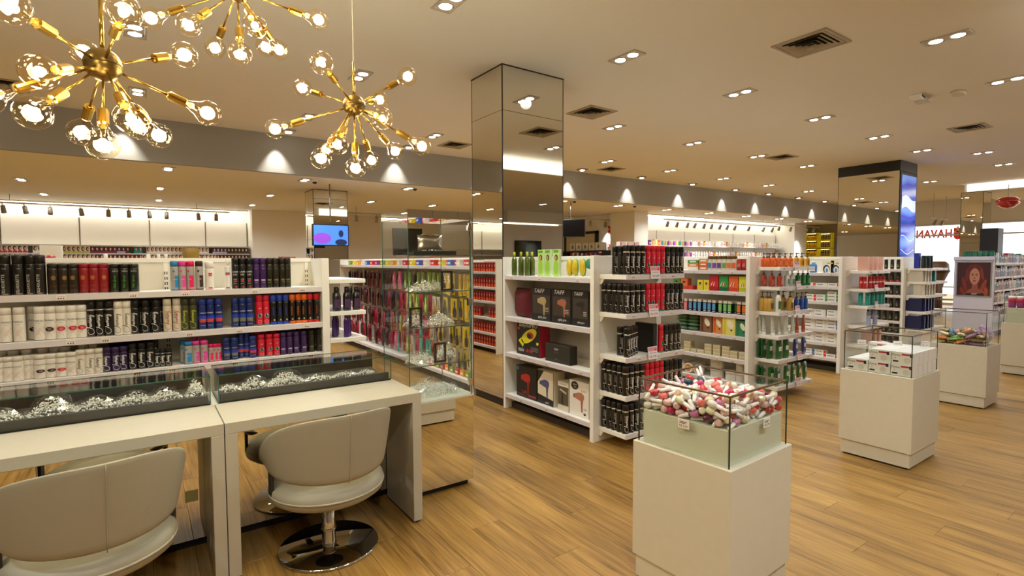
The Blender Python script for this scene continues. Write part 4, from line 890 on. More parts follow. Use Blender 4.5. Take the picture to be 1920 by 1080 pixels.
# dark red bag
bm = MB(); pillow(bm, .34, .13, .30, mp('#5e0a16', .75), 9, .2); bg = tag(link('vanity_bag', None, None, FA.w(FA.sx(978, .09, 570), .13, ZA[1]+.001), FA.rz-.15), 'dark red soft vanity bag beside the black dryer boxes', 'bag'); bm.obj('body', bg)
part('zip', bg, lambda m: m.tube([(-.15, -.02, .285), (0, -.03, .30), (.15, -.02, .288)], .005, mp('#2b0810', .5), 6))
def dryer_art(p, cx, cz, s, col, grip, flip=1, y=-.0008):
    poly(p, mp(col, .3), [(cx+flip*a*s, cz+b*s) for a, b in ((-.9, .25), (-.2, .5), (.35, .5), (.62, .3), (.66, 0), (.5, -.28), (.1, -.36), (-.9, -.12))], y)
    poly(p, mp(grip, .3), [(cx+flip*a*s, cz+b*s) for a, b in ((.12, -.3), (.5, -.24), (.42, -.9), (.40, -1.5), (.22, -1.5), (.16, -.9))], y-.0002)
    poly(p, mp('#26201c', .3), [(cx+flip*a*s, cz+b*s) for a, b in ((-.98, .28), (-.86, .26), (-.86, -.12), (-.98, -.16))], y-.0004)
def taiff(col):
    def f(p, w, h):
        rect(p, mp('#3b3128', .4), -w*.42, w*.46, h*.22, h*.80); dryer_art(p, w*.08, h*.60, w*.30, col, col); flat(p, text_geo('TAIFF', .25), M_WHITE, -w*.1, h*.87, w*.2, -.0012, 1.1)
        flat(p, text_geo('style pro', .3), M_WHITE, w*.06, h*.08, w*.12, -.0012)
        for k in range(3): rect(p, mp('#b9b2a6', .5), w*.2, w*.4, h*(.30+.05*k), h*(.32+.05*k), -.0012)
    return f
for k, (px0, px1, col, d) in enumerate(((998, 1034, '#b09a6a', 'black dryer box showing a beige dryer'), (1035, 1072, '#a8654a', 'black dryer box showing a copper dryer'), (1073, 1105, '#241f1b', 'black dryer box showing a dark dryer'))):
    x0, x1 = FA.sx(px0, .06, 600), FA.sx(px1, .06, 600); R = carton(d, x1-x0-.004, .11, .31, '#14110e', '#191612', '#37322a', taiff(col), 'dryer_box', 'dryer box'); put(R, FA, DR, T2, (x0+x1)/2, .05, ZA[1])
def baby(p, w, h):
    flat(p, text_geo('BaBylissPRO', .12), M_WHITE, 0, h*.87, w*.155, -.0012); rect(p, mp('#c8242c', .4), -w*.46, -w*.36, h*.76, h*.83)
    ye = mp('#d8d41c', .3); ell(p, ye, w*.04, h*.60, w*.36, h*.18, -.0008, 20, .45); poly(p, ye, [(-w*.30, h*.52), (-w*.16, h*.36), (-w*.22, h*.24), (-w*.42, h*.42)], -.0008); ell(p, mp('#c8342c', .4), w*.10, h*.62, w*.15, h*.11, -.0011); ell(p, mp('#2a2420', .4), w*.06, h*.6, w*.10, h*.075, -.0014)
    flat(p, text_geo('italo', .1), M_WHITE, -w*.3, h*.10, w*.15, -.0012); flat(p, text_geo('drive', .1), mp('#d8242c', .4), w*.06, h*.10, w*.15, -.0012)
    poly(p, ye, [(w*.36, h*.45), (w*.45, h*.45), (w*.45, h*.39), (w*.405, h*.35), (w*.36, h*.39)], -.0011)
    for k in range(4): rect(p, mp('#8a8580', .5), w*.12, w*.44, h*(.16+.035*k), h*(.172+.035*k), -.001)
x0, x1 = FA.sx(969, .06, 640), FA.sx(1012, .06, 640); put(carton('black and red dryer box with yellow dryer', x1-x0, .13, .33, '#100e0e', '#a81430', '#7e1024', baby, 'dryer_box', 'dryer box'), FA, DR, T3, (x0+x1)/2, .06, ZA[2])
x0, x1 = FA.sx(1024, .06, 660), FA.sx(1070, .06, 660)
def dbx(p, w, h): flat(p, text_geo('TAIFF'), M_WHITE, -w*.05, h*.68, w*.075, -.001); rect(p, mp('#6d675e', .5), -w*.14, w*.06, h*.55, h*.57, -.001); flat(p, text_geo('P I N'), mp('#8a8478', .5), -w*.05, h*.16, w*.05, -.001)
put(carton('low black flat iron box', x1-x0, .09, .17, '#2b2823', '#23211d', '#3a362f', dbx, 'flat_iron_box', 'box'), FA, DR, T3, (x0+x1)/2, .05, ZA[2])
def a1(p, w, h): dryer_art(p, -.0, h*.62, w*.30, '#b82428', '#8c1a1e'); rect(p, mp('#a8222a', .4), w*.1, w*.46, h*.07, h*.13); flat(p, text_geo('2200'), mp('#c03038', .4), -w*.1, h*.14, w*.13, -.001); rect(p, mp('#3a86c8', .4), -w*.48, -w*.38, h*.86, h*.97); rect(p, mp('#6a1a20', .4), -w*.48, -w*.1, h*.07, h*.11)
def a2(p, w, h): poly(p, mp('#e8dcc2', .4), [(-w*.48, h*.28), (w*.47, h*.18), (w*.47, h*.98), (-w*.1, h*.98), (-w*.48, h*.62)], -.0006); dryer_art(p, .0, h*.60, w*.36, '#57557e', '#4a4a72'); rect(p, mp('#1a1712', .4), -w*.48, w*.48, h*.02, h*.16, -.0006); flat(p, text_geo('style', .3), M_WHITE, w*.1, h*.05, w*.12, -.0012)
def a3(p, w, h): rect(p, mp('#e8e2d2', .4), -w*.48, w*.48, h*.84, h*.98); rect(p, mp('#5a5142', .4), -w*.48, w*.48, h*.2, h*.84); poly(p, mp('#cfc4a8', .4), [(-w*.3, h*.7), (w*.3, h*.6), (w*.3, h*.66), (-w*.3, h*.76)], -.0008); rect(p, mp('#2a251d', .4), -w*.15, w*.0, h*.22, h*.6, -.0009); flat(p, text_geo('PROFISSIONAL'), mp('#a8342c', .4), 0, h*.9, w*.1, -.001)
def a4(p, w, h): ell(p, mp('#1c1a22', .4), -w*.22, h*.86, w*.19, h*.12); flat(p, text_geo('salon'), M_WHITE, -w*.22, h*.87, w*.10, -.0012); flat(p, text_geo('line'), M_WHITE, -w*.2, h*.80, w*.09, -.0012); dryer_art(p, w*.05, h*.55, w*.34, '#b87a5e', '#a86a50'); flat(p, text_geo('Lyra', .4), mp('#7a7268', .4), w*.22, h*.72, w*.13, -.001); ell(p, mp('#2a2622', .4), w*.3, h*.1, w*.06, h*.035, -.001); flat(p, text_geo('1200'), mp('#6a6258', .4), w*.3, h*.22, w*.09, -.001)
for px0, px1, h, fc, sc, tc, de, d in ((970, 1008, .315, '#1b1513', '#211b18', '#2c2622', a1, 'black dryer box showing a red dryer'), (1009, 1040, .33, '#1f1b17', '#d9cdb2', '#d0c4a8', a2, 'cream dryer box showing a violet dryer'), (1047, 1068, .27, '#d9d0bc', '#d0c8b4', '#cfc6b0', a3, 'small brown and white appliance box'), (1069, 1106, .315, '#ece6da', '#d8cfba', '#cfc4aa', a4, 'white dryer box showing a copper dryer')):
    x0, x1 = FA.sx(px0, .06, 750), FA.sx(px1, .06, 750); put(carton(d, x1-x0-.006, .14, h, fc, sc, tc, de, 'dryer_box', 'dryer box'), FA, DR, 'lowest shelf', (x0+x1)/2, .05, ZA[3])

# ================================================================== accessory rack (A2) beyond the column: hanging brushes and combs
F3 = Face(3.1, 0, -1); AC = 'accessory rack'
rack_unit('shelf_rack', 'long white pegboard rack of combs and brushes behind the glass cabinet', F3, -10.1, -5.27, (1.50, .15), 1.60, .40, (1, 1), (-6.6, -8.2), .86, ntag=6)
def hang(desc, card, item, kind):
    m = MB().box(-.028, 0, -.21, .028, .002, 0, mp(card, .5)); im = mp(item, .35); p = MB()
    if kind == 0: p.lathe([(.006, -.205), (.008, -.12), (.006, -.11), (.016, -.10), (.017, -.03), (.004, -.022)], im, 10, c=(0, -.014, 0))
    elif kind == 1: p.box(-.02, -.008, -.19, .02, -.002, -.15, im, .003).box(-.017, -.007, -.15, .017, -.003, -.04, im, .002)
    elif kind == 2: p.lathe([(0, -.19), (.02, -.18), (.026, -.14), (.02, -.10), (.008, -.09), (.008, -.03), (0, -.02)], im, 12, c=(0, -.010, 0), sy=.4)
    else: p.tube([(-.014, -.01, -.18), (-.018, -.012, -.1), (0, -.014, -.04), (.018, -.012, -.1), (.014, -.01, -.18)], .006, im, 7)
    h = MB().tube([(0, .05, .012), (0, -.012, .012), (0, -.016, .02)], .0025, M_STEEL, 5)
    return rec('hanging_pack', 'accessory', desc, m, ('accessory', p, []), ('hook', h, []))
PK = {}
for key, card, item, k, d in (('r', '#7a1420', '#3a0c12', 0, 'maroon brush pack'), ('k', '#1d1718', '#4a1a22', 1, 'black comb pack'), ('K', '#2a2226', '#17141a', 0, 'black brush pack'), ('m', '#c01c48', '#8e1236', 3, 'magenta clip pack'), ('y', '#d8b81c', '#1d1a14', 2, 'yellow-black brush pack'), ('Y', '#e0c22c', '#e0b414', 1, 'yellow comb pack'), ('g', '#7f9a2c', '#b5c86a', 2, 'green brush pack'), ('t', '#2a9a8c', '#2fae9c', 1, 'teal comb pack'), ('o', '#c8602a', '#8a3418', 0, 'orange brush pack'), ('c', '#d8ccb4', '#b08a5a', 2, 'wooden brush pack'), ('p', '#d85a8a', '#e88aae', 3, 'pink clip pack')):
    PK[key] = hang(d, card, item, k)
rows3 = (('top row', 1.40, 'YYYYyYYygggcgggKgggpyprKrrKrKrrrrrKrkrkrkK'), ('second row', 1.09, 'yyYyyYyyccgmgmgygcmmKgKmrkKkrkrkrrkrKrkcKr'), ('third row', .76, 'YyYycyYycKcmmtmoromgoKoKrmKrkmrkmkrmkrkmrk'), ('lowest row', .46, 'yYyycKYyoKotttmmcgpotpmmorkmrkmrkmmrkmmrkm'))
for nm, z, pat in rows3:
    n = len(pat)
    for k, ch in enumerate(pat):
        x = -5.36-k*(4.6/n); put(PK[ch], F3, AC, nm, x, .10+random.uniform(-.03, .05), z+random.uniform(-.01, .01), rot=random.uniform(-.12, .12), s=(1.5, 1.2, 1.28))
        if k % 2 == 0: put(PK[ch], F3, AC, nm, x-.055, .22, z, PK[ch]['desc']+', deeper peg', s=(1.5, 1.2, 1.28))
_cols = ('#c8242c', '#d8c81c', '#2a5ab0', '#7aa02c', '#d8d4c8', '#8a2a6a', '#e08a1c', '#4a8ac0')
PB = [carton(f'little {d} carton', .09, .06, .075, c, c, None, lambda p, w, h: rect(p, mp('#f0e8d8', .5), -w*.3, w*.3, h*.3, h*.6)) for c, d in zip(_cols, ('red', 'yellow', 'blue', 'green', 'white', 'plum', 'orange', 'sky-blue'))]
for k in range(40): put(PB[(k*5+k//7) % 8 if k > 18 else (0, 0, 4, 0, 2, 0, 1, 0)[k % 8]], F3, AC, 'top shelf', -5.4-k*.114, .05+.04*(k % 2), 1.50)
for k in range(10): put(PB[(3, 6, 0)[k % 3]], F3, AC, 'base shelf', -5.45-k*.13, .06, .15)

# ================================================================== wax and soap rack (B)
S6 = ('top shelf', 'second shelf', 'third shelf', 'fourth shelf', 'fifth shelf', 'lowest shelf')
FB = Face(5.55, 0, -1); WR = 'wax rack'; ZB = (1.435, 1.19, .927, .68, .412, .14)
rb = rack_unit('shelf_rack', 'white double rack of colourful wax and depilation goods behind the nail polish', FB, -5.6, -3.33, ZB, 1.595, .40, (1, 1), (), .87, ntag=9)
MB().box(5.551, 3.285, 0, 5.66, 3.33, 1.597, M_RACK, .002).xf(Matrix.Rotation(-FB.rz, 4, 'Z') @ Matrix.Translation((-5.55, 0, 0))).obj('end_post', rb)
ZBE = (1.475, 1.257, .978, .712, .445, .145)
end_shelves(rb, FB, 5.70, 6.47, 3.02, 3.30, ZBE)
def facepic(c1, c2):
    def f(p, w, h): rect(p, mp(c2, .4), -w*.46, w*.46, h*.03, h*.3); ell(p, mp('#c88a62', .4), 0, h*.58, w*.2, h*.17); ell(p, mp('#3a1f14', .4), .0, h*.68, w*.2, h*.1, -.0008)
    return f
def striped(c2):
    def f(p, w, h):
        rect(p, mp(c2, .4), -w*.47, w*.47, h*.02, h*.26)
        for k in range(4): poly(p, mp(('#f0e6d8', '#c8322c')[k % 2], .4), [(-w*.4+k*w*.16, h*.34), (-w*.3+k*w*.16, h*.34), (-w*.12+k*w*.1, h*.62), (-w*.16+k*w*.1, h*.62)], -.0008)
    return f
def cpx(d, px0, px1, i, h, fc, sc=None, deco=None, y=.04, py=540, f=FB, rack=WR, zs=ZB, sn=S6, dep=.08, name='carton', cat='carton', dz=0.0):
    x0, x1 = f.sx(px0, y, py), f.sx(px1, y, py); R = carton(d, abs(x1-x0)-.003, dep, h, fc, sc, None, deco, name, cat); return put(R, f, rack, sn[i], (x0+x1)/2, y, zs[i]+dz)
for k in range(3):
    cpx(('white flat carton', 'orange flat carton', 'green flat carton')[k], 1289, 1309, 0, .04, ('#e4dccc', '#d8862c', '#3f8a4a')[k], None, lambda p, w, h: rect(p, mp('#f2ece0', .5), -w*.3, w*.3, h*.3, h*.7), dz=.041*k, py=490)
    cpx(('orange striped flat carton', 'coral flat carton', 'amber flat carton')[k], 1310, 1327, 0, .045, ('#d8702c', '#d85a3a', '#d8963a')[k], None, lambda p, w, h: rect(p, mp('#f2ece0', .5), -w*.3, w*.3, h*.3, h*.7), dz=.046*k, py=490)
WBOT = [bottle(f'clear bottle with {n} label and brown cap', .036, .17, '#cfc6b4', '#6a4a1c', c, .7, name='wax_bottle') for n, c in (('blue', '#4a86b0'), ('violet', '#7a4a9a'), ('plum', '#6a3a8a'), ('green', '#6aa04a'), ('orange', '#d8702c'), ('coral', '#d8642c'))]
for R, px in zip(WBOT, (1332, 1341, 1350, 1359, 1368, 1377)): put(R, FB, WR, S6[0], FB.sx(px, .07, 490), .07, ZB[0])
for k, px in enumerate((1386, 1395)): cpx('red carton with pale strip', px-4, px+4.5, 0, .13, '#b8302a', None, striped('#8a1a1c'), py=490)
cpx('green carton with smiling face', 1262, 1275, 1, .14, '#3a8a3f', None, facepic('', '#2a6a30')); cpx('orange carton with smiling face', 1276, 1289, 1, .135, '#d8652c', None, facepic('', '#c83a24'))
cpx('low red carton', 1290, 1299, 1, .05, '#c8342a'); cpx('yellow carton with face, farther one', 1307, 1318, 1, .125, '#e0d03a', None, facepic('', '#d8c82c')); cpx('yellow carton with face, nearer one', 1319, 1329.5, 1, .125, '#e0d03a', None, facepic('', '#d8c82c'))
for d, a, b, c, s2 in (('tall red carton with strips', 1330, 1347, '#c8202c', '#a81820'), ('tall green carton with strips', 1348, 1365, '#2f9a4a', '#0f5a38'), ('tall orange carton with strips', 1366, 1384, '#e0682c', '#c83a20'), ('tall yellow carton with strips', 1385, 1400, '#dcd82c', '#b8b81c')): cpx(d, a, b, 1, .175, c, None, striped(s2))
def cart(desc, c, blk):
    m = MB().box(-.026, 0, 0, .026, .06, .115, mp(blk, .4), .002); cp = MB().box(-.025, .002, .115, .025, .058, .15, mp('#ece6da', .4), .004); p = MB(); rect(p, mp(c, .35), -.020, .020, .028, .108); rect(p, mp('#e8e4dc', .4), -.016, .016, .010, .018); return rec('wax_cartridge', 'cartridge', desc, m, ('cap', cp, []), ('window', p, []))
WC = {k: cart(d, c, b) for k, d, c, b in (('p', 'pink wax cartridge', '#d8868a', '#b8383c'), ('b', 'blue wax cartridge', '#5a9ac8', '#14182a'), ('g', 'green wax cartridge', '#7ac06a', '#14201a'), ('o', 'orange wax cartridge', '#e0742c', '#3a2416'))}
for px, ch in zip((1268, 1277, 1285, 1294, 1302.5, 1311, 1321, 1329.5, 1338, 1350, 1359, 1367.5, 1385, 1394.5), 'pppbbbbbbgggoo'): put(WC[ch], FB, WR, S6[2], FB.sx(px, .05, 580), .05, ZB[2])
for px in (1372, 1378): put(WC['g'], FB, WR, S6[2], FB.sx(px, .13, 580), .13, ZB[2], 'green wax cartridge set back')
gb = MB(); pillow(gb, .155, .055, .15, mp('#4c6b46', .3, coat=.5), 7, wr=.003); gb.xf(Matrix.Translation((0, .08, 0)) @ Matrix.Rotation(-PI/2, 4, 'X') @ Matrix.Translation((0, 0, -.075)))
gl = MB(); gl.add([(-.04, .005+.03, .0295), (.04, .035, .0295), (.04, .11, .0295), (-.04, .11, .0295)], [(0, 1, 2, 3)], mp('#6d8a5a', .4)); GBAG = rec('wax_bag', 'bag', 'green bag of wax beads', gb, ('print', gl, []))
for c_, px in enumerate((1279, 1299)):
    for k in range(4): put(GBAG, FB, WR, S6[3], FB.sx(px, .05, 620), .03, ZB[3]+.028+k*.045, f'green wax bag in {("farther", "nearer")[c_]} pile')
def flatp(c2):
    def f(p, w, h): rect(p, mp(c2, .3), -w*.42, -w*.2, h*.06, h*.94); ell(p, mp('#f0e8c8', .4), w*.12, h*.62, w*.2, h*.26, -.0008, 14, .5); ell(p, mp('#2a2a20', .4), w*.22, h*.3, w*.08, h*.05, -.0009)
    return f
for d, a, b, c, c2, h in (('brown wax tray pack', 1312, 1334, '#8a5f44', '#5f3b28', .2), ('orange wax tray pack', 1336, 1354, '#d88a4a', '#d8602c', .2), ('yellow wax tray pack', 1354, 1378, '#e6d878', '#d8c82c', .205), ('green wax tray pack', 1380, 1400, '#2f8a5c', '#2a7a54', .18)): cpx(d, a, b, 3, h, c, None, flatp(c2), .03 if 'yellow' not in d else .01, 630, dep=.03, name='wax_tray', cat='pack')
TIN = carton('cream tin', .10, .08, .042, '#c8b88e', '#b8a67a', '#d8ccae', lambda p, w, h: rect(p, mp('#e6dcc2', .4), -w*.46, w*.46, h*.75, h*.9), 'wax_tin', 'tin')
for px, n in ((1289, 3), (1300, 1), (1314, 1), (1328, 3), (1344, 3), (1361, 3), (1376, 2), (1393, 2)):
    for k in range(n): put(TIN, FB, WR, S6[4], FB.sx(px, .05, 670), .04, ZB[4]+k*.043)
tm = MB().lathe([(.075, 0), (.082, .01), (.082, .09), (.086, .092), (.086, .115), (.07, .118)], mp('#e2dccd', .5), 20); tl = MB(); cyl_patch(tl, mp('#cfc8b8', .5), .082, -.9, .9, .02, .08); TUB = rec('wax_tub', 'tub', 'large white tub', tm, ('label_patch', tl, []))
for px, n in ((1345, 2), (1374, 1), (1394, 2)):
    for k in range(n): put(TUB, FB, WR, S6[5], FB.sx(px, .13, 720), .13, ZB[5]+k*.1185, None, 0, (1, 1, .97))
for px in (1262, 1284, 1308): put(TUB, FB, WR, S6[5], FB.sx(px, .22, 720), .24, ZB[5], 'large white tub standing at the back')
lt = MB().lathe([(.06, 0), (.062, .004), (.062, .055), (.058, .06)], mp('#e8e2d4', .45), 20).xf(Matrix.Translation((0, .06, .062)) @ Matrix.Rotation(PI/2, 4, 'X')); ll = MB(); ell(ll, mp('#d8742c', .4), 0, .062, .046, .046, -.0005+.0); ell(ll, mp('#e8b84a', .4), -.008, .068, .022, .018, -.0009); ell(ll, mp('#7a8a2a', .4), .014, .05, .012, .01, -.0009); LTUB = rec('wax_jar', 'jar', 'white jar lying with orange lid print', lt, ('lid_print', ll, []))
for px in (1274, 1290, 1308): put(LTUB, FB, WR, S6[5], FB.sx(px, .05, 690), .05, ZB[5])
# endcap of the wax rack: liquid soaps and refills
FBE = Face(0, 3.02, 0); BE = 'soap endcap'
SO = {k: bottle(d, r, h, c, cp, lb, .32, pm, 'soap_bottle', 'bottle', .2) for k, d, r, h, c, cp, lb, pm in (('o', 'orange soap bottle', .034, .155, '#d8622c', '#3a2a1c', '#e08a4a', 1), ('g', 'golden soap bottle', .034, .16, '#c8932c', '#3a2a1c', '#8a5a1c', 1), ('r', 'red soap bottle', .036, .19, '#a83a2a', '#4a2a1c', '#c86a4a', 1), ('w', 'white soap bottle', .034, .19, '#d8ddd6', '#d8dcd8', '#5a8a7a', 1), ('e', 'green soap bottle', .034, .19, '#1f6a34', '#2a3a2c', '#4a9a5a', 1), ('b', 'blue soap bottle', .030, .20, '#1f4a9a', '#14203a', '#3a6ac0', 1), ('G', 'gold bath bottle', .042, .22, '#c8a04a', '#5a4520', '#7a5a1c', 1), ('W', 'slim white lotion bottle', .032, .24, '#ece8d8', '#2a5a3a', '#2a7a4a', 0))}
def on_end(f, px, y, xmin):
    """goods near the rack side of a bracket shelf stand deeper, along its open side"""
    x = f.sx(px, y, 580)
    if x < xmin: y = min(at_x(px, 580, xmin).y-f.oy, .24); x = max(xmin, f.sx(px, y, 580))
    return x, y
def eput(R, px, i, y=.05, d=None, s=(1, 1, 1)):
    x, y = on_end(FBE, px, y, 5.745); put(R, FBE, BE, S6[i], x, y, ZBE[i], d, random.uniform(-.2, .2), s)
for px in (1430, 1440, 1450, 1460, 1470, 1480): eput(SO['o'], px, 0)
for px in (1436, 1447, 1458): eput(SO['o'], px, 0, .12, 'rear orange soap bottle')
for px in (1491, 1501, 1511): eput(SO['g'], px, 0)
for px in (1431, 1446, 1461): eput(SO['r'], px, 1)
for px in (1474, 1484): eput(SO['w'], px, 1)
for px in (1495, 1504, 1513): eput(SO['e'], px, 1)
for px in (1429, 1444, 1481): eput(SO['G'], px, 2)
for px in (1438, 1468): eput(SO['G'], px, 2, .15, 'rear gold bath bottle')
eput(SO['W'], 1459, 2, .03)
for px in (1493, 1502, 1510): eput(SO['b'], px, 2)
TG = tube('white tube with green leaf print', .066, .21, '#cfd2c2', '#e6e6dc', '#24452f'); TR = tube('red printed tube', .06, .2, '#b0503c', '#c8644a', '#e0a08a')
for px in (1421, 1433, 1450, 1462, 1474, 1487): eput(TG, px, 3, .04 if px != 1462 else .1)
for px in (1495, 1507): eput(TR, px, 3, .05)
GPO = pouch('green refill pouch', .10, .21, '#1f5a26', '#e6e2d8', '#3f9a3a'); BPO = pouch('blue refill pouch', .10, .2, '#1f2f7a', '#d8d8e2', '#3a5ab8')
for px in (1422, 1433, 1445, 1462, 1475): eput(GPO, px, 4, .05 if px > 1450 else .09)
for px in (1493, 1508): eput(BPO, px, 4)
for px in (1420, 1433, 1448, 1460, 1477, 1489, 1500, 1511): eput(GPO, px, 5, .05 if px > 1455 else .1)
for i, px in ((0, 1493), (1, 1497), (2, 1496), (4, 1502), (5, 1501)): q = at_y(px, 560, 3.01); price_card(q.x, 3.003, ZBE[i]-.035, f'pink price card on the {S6[i]} of the soap endcap', .95, 'R$ 8,90')

# ================================================================== toothpaste rack (C)
FC = Face(7.75, 0, -1); TP = 'toothpaste rack'; ZC = (1.374, 1.185, .975, .764, .59, .40, .196); S7 = ('top shelf', 'second shelf', 'third shelf', 'fourth shelf', 'fifth shelf', 'sixth shelf', 'lowest shelf')
rc = rack_unit('shelf_rack', 'white double rack of toothpaste cartons beyond the soap endcap', FC, -5.6, -3.31, ZC, 1.595, .40, (1, 1), (), .85, ntag=8)
MB().box(7.751, 3.265, 0, 7.86, 3.31, 1.597, M_RACK, .002).xf(Matrix.Rotation(-FC.rz, 4, 'Z') @ Matrix.Translation((-7.75, 0, 0))).obj('end_post', rc)
ZCE = (1.404, 1.161, .932, .658, .40, .145); end_shelves(rc, FC, 7.90, 8.6, 3.0, 3.28, ZCE)
def paste(c):
    def f(p, w, h): rect(p, mp(c, .4), w*.26, w*.48, h*.06, h*.94); rect(p, mp('#8a8a8c', .4), -w*.40, w*.12, h*.36, h*.66)
    return f
TPS = [carton(f'white toothpaste carton with {n} end', .155, .045, .046, '#e9e4da', '#e0dacc', None, paste(c), 'toothpaste_carton', 'carton') for n, c in (('green', '#2f9a4a'), ('red', '#d83a2c'), ('blue', '#2a6ab0'), ('plain', '#dcd6ca'))]
for i, L in ((1, ((1518, 1, 1), (1540, 3, 1), (1563, 1, 1))), (2, ((1520, 1, 2), (1541, 0, 2), (1562, 0, 3))), (3, ((1538, 3, 2), (1562, 3, 2), (1516, 3, 1))), (4, ((1519, 3, 3), (1541, 3, 3), (1563, 2, 3))), (5, ((1519, 3, 3), (1541, 3, 3), (1563, 3, 3))), (6, ((1519, 2, 2), (1541, 1, 2), (1563, 1, 1)))):
    for px, k, n in L:
        for j in range(n): put(TPS[k], FC, TP, S7[i], FC.sx(px, .05, 580), .04, ZC[i]+j*.0465)
BLB = bottle('blue mouthwash bottle', .05, .16, '#2f7fc0', '#d8e4ec', '#e6ecee', .4, name='mouthwash_bottle'); put(BLB, FC, TP, S7[0], FC.sx(1525, .06, 500), .06, ZC[0])
for px in (1553, 1570): put(carton('white kit carton with black curves', .16, .06, .17, '#efece4', '#e2ded4', None, lambda p, w, h: (ell(p, mp('#2a2c34', .4), -w*.12, h*.3, w*.28, h*.34), ell(p, mp('#efece4', .4), -w*.08, h*.24, w*.2, h*.27, -.0008), ell(p, mp('#4a90c0', .4), -w*.08, h*.2, w*.1, h*.18, -.001), rect(p, mp('#d8c02c', .4), -w*.1, w*.4, h*.72, h*.82)), 'kit_carton'), FC, TP, S7[0], FC.sx(px, .06, 500), .05, ZC[0])
FCE = Face(0, 3.0, 0); CE = 'deodorant endcap'
def cput(R, px, i, y=.05, d=None, s=(1, 1, 1)):
    x, y = on_end(FCE, px, y, 7.945); put(R, FCE, CE, S6[i], x, y, ZCE[i], d, 0, s)
PKC = carton('salmon pink carton', .058, .12, .19, '#e8b8a4', '#e0ac98', None, lambda p, w, h: [rect(p, mp('#d89a88', .5), -w*.4+k*w*.2, -w*.36+k*w*.2, h*.05, h*.8) for k in range(5)])
for px in (1626, 1635, 1643, 1652): cput(PKC, px, 0, .04)
RDC = can('red deodorant can', .024, .165, '#c8242c', '#c01c26', .04, lines('', .01, .5, '#fff', False, (('band', .62, .78, '#e6c8c4'), ('text', 'deo', .3, .012, '#f0e0dc'))), name='deodorant_can'); TEC = can('teal deodorant can', .027, .175, '#1f9a90', '#1c8a82', .04, lines('', .01, .5, '#fff', False, (('text', 'SKIN', .62, .012, '#d8f0ec'), ('patch', -.5, .5, .3, .36, '#7ac8c0'))), name='deodorant_can'); LVC = can('lavender deodorant can', .027, .19, '#a9b4d8', '#8f9ad0', .05, lines('', .01, .5, '#fff', False, (('text', 'soft', .5, .012, '#5a64a0'),)), name='deodorant_can')
for px in (1613, 1620, 1629, 1635, 1641, 1647, 1653): cput(RDC, px, 1)
for px in (1613, 1626, 1635, 1642, 1649, 1654): cput(TEC, px, 2, .05 if px > 1620 else .12)
for px in (1629, 1641): cput(LVC, px, 3, .05)
for px in (1636, 1644, 1652): cput(PKC, px, 4, .05, None, (1, 1, .9))
for i, px in ((1, 1643), (2, 1644)): q = at_y(px, 560, 2.99); price_card(q.x, 2.983, ZCE[i]-.035, f'pink price card on the {S6[i]} of the deodorant endcap', .9, 'R$ 7,50')

# ================================================================== shaving rack (D)
FD = Face(9.95, 0, -1); SR = 'shaving rack'; ZD = (1.40, 1.19, .98, .77, .56, .36, .16)
rd = rack_unit('shelf_rack', 'white double rack of dark shaving cans near the blue panel', FD, -5.4, -3.32, ZD, 1.595, .40, (1, 1), (), .85, ntag=8)
ZDE = (1.415, 1.20, .985, .73, .45, .16); end_shelves(rd, FD, 10.05, 10.95, 3.0, 3.28, ZDE)
SHV = can('dark shaving can', .026, .155, '#1c1c1a', '#141414', .04, lines('', .01, .5, '#fff', False, (('patch', -.6, .6, .3, .5, '#8a8468'), ('text', 'MEN', .62, .011, '#c8c4b4'))), name='shaving_can'); SHR = can('dark shaving can with red foot', .026, .155, '#1c1c1a', '#141414', .04, lines('', .01, .5, '#fff', False, (('band', .05, .3, '#b83a34'), ('text', 'MEN', .62, .011, '#c8c4b4'))), name='shaving_can')
for i in range(7):
    for k in range(8): put(SHR if i == 1 else SHV, FD, SR, S7[i], -3.38-k*.085, .05, ZD[i])
FDE = Face(0, 3.0, 0); DE = 'lotion endcap'
def dput(R, px, i, y=.05, d=None):
    x, y = on_end(FDE, px, y, 10.085); put(R, FDE, DE, S6[i], x, y, ZDE[i], d, 0)
TLC = can('black and teal tall can', .034, .20, '#14282c', '#1c4a52', .04, lines('', .01, .5, '#fff', False, (('patch', .1, .6, .1, .9, '#6ab0b8'),)), name='lotion_can'); CRM = carton('cream lotion carton', .04, .07, .175, '#dcd6c6', '#d0c8b4', None, lambda p, w, h: (rect(p, mp('#8a8270', .5), -w*.1, w*.1, h*.4, h*.75), rect(p, mp('#b8b09c', .5), -w*.3, w*.3, h*.12, h*.16))); NAV = carton('navy blue carton', .04, .12, .2, '#14215c', '#101a4c', None, lambda p, w, h: rect(p, mp('#5a4a8a', .4), w*.2, w*.36, h*.2, h*.8)); TEB = carton('teal lotion carton', .07, .07, .18, '#1f8a96', '#1a7884'); BLU = carton('bright blue upright carton', .07, .07, .24, '#1f3fc0', '#1a35a8')
dput(BLU, 1722, 0, .1)
for px in (1729, 1736, 1741): dput(TLC, px, 0)
for px in (1703, 1708, 1713, 1719, 1724, 1729, 1734, 1739, 1744): dput(CRM, px, 1)
dput(TEB, 1752, 1, .04)
for px in (1722, 1727, 1732, 1737, 1742, 1747, 1752): dput(CRM, px, 2)
for i in (3, 4):
    for px in (1698, 1703, 1709, 1714, 1719, 1724, 1729, 1735, 1741, 1746, 1751): dput(NAV, px, i, .04)
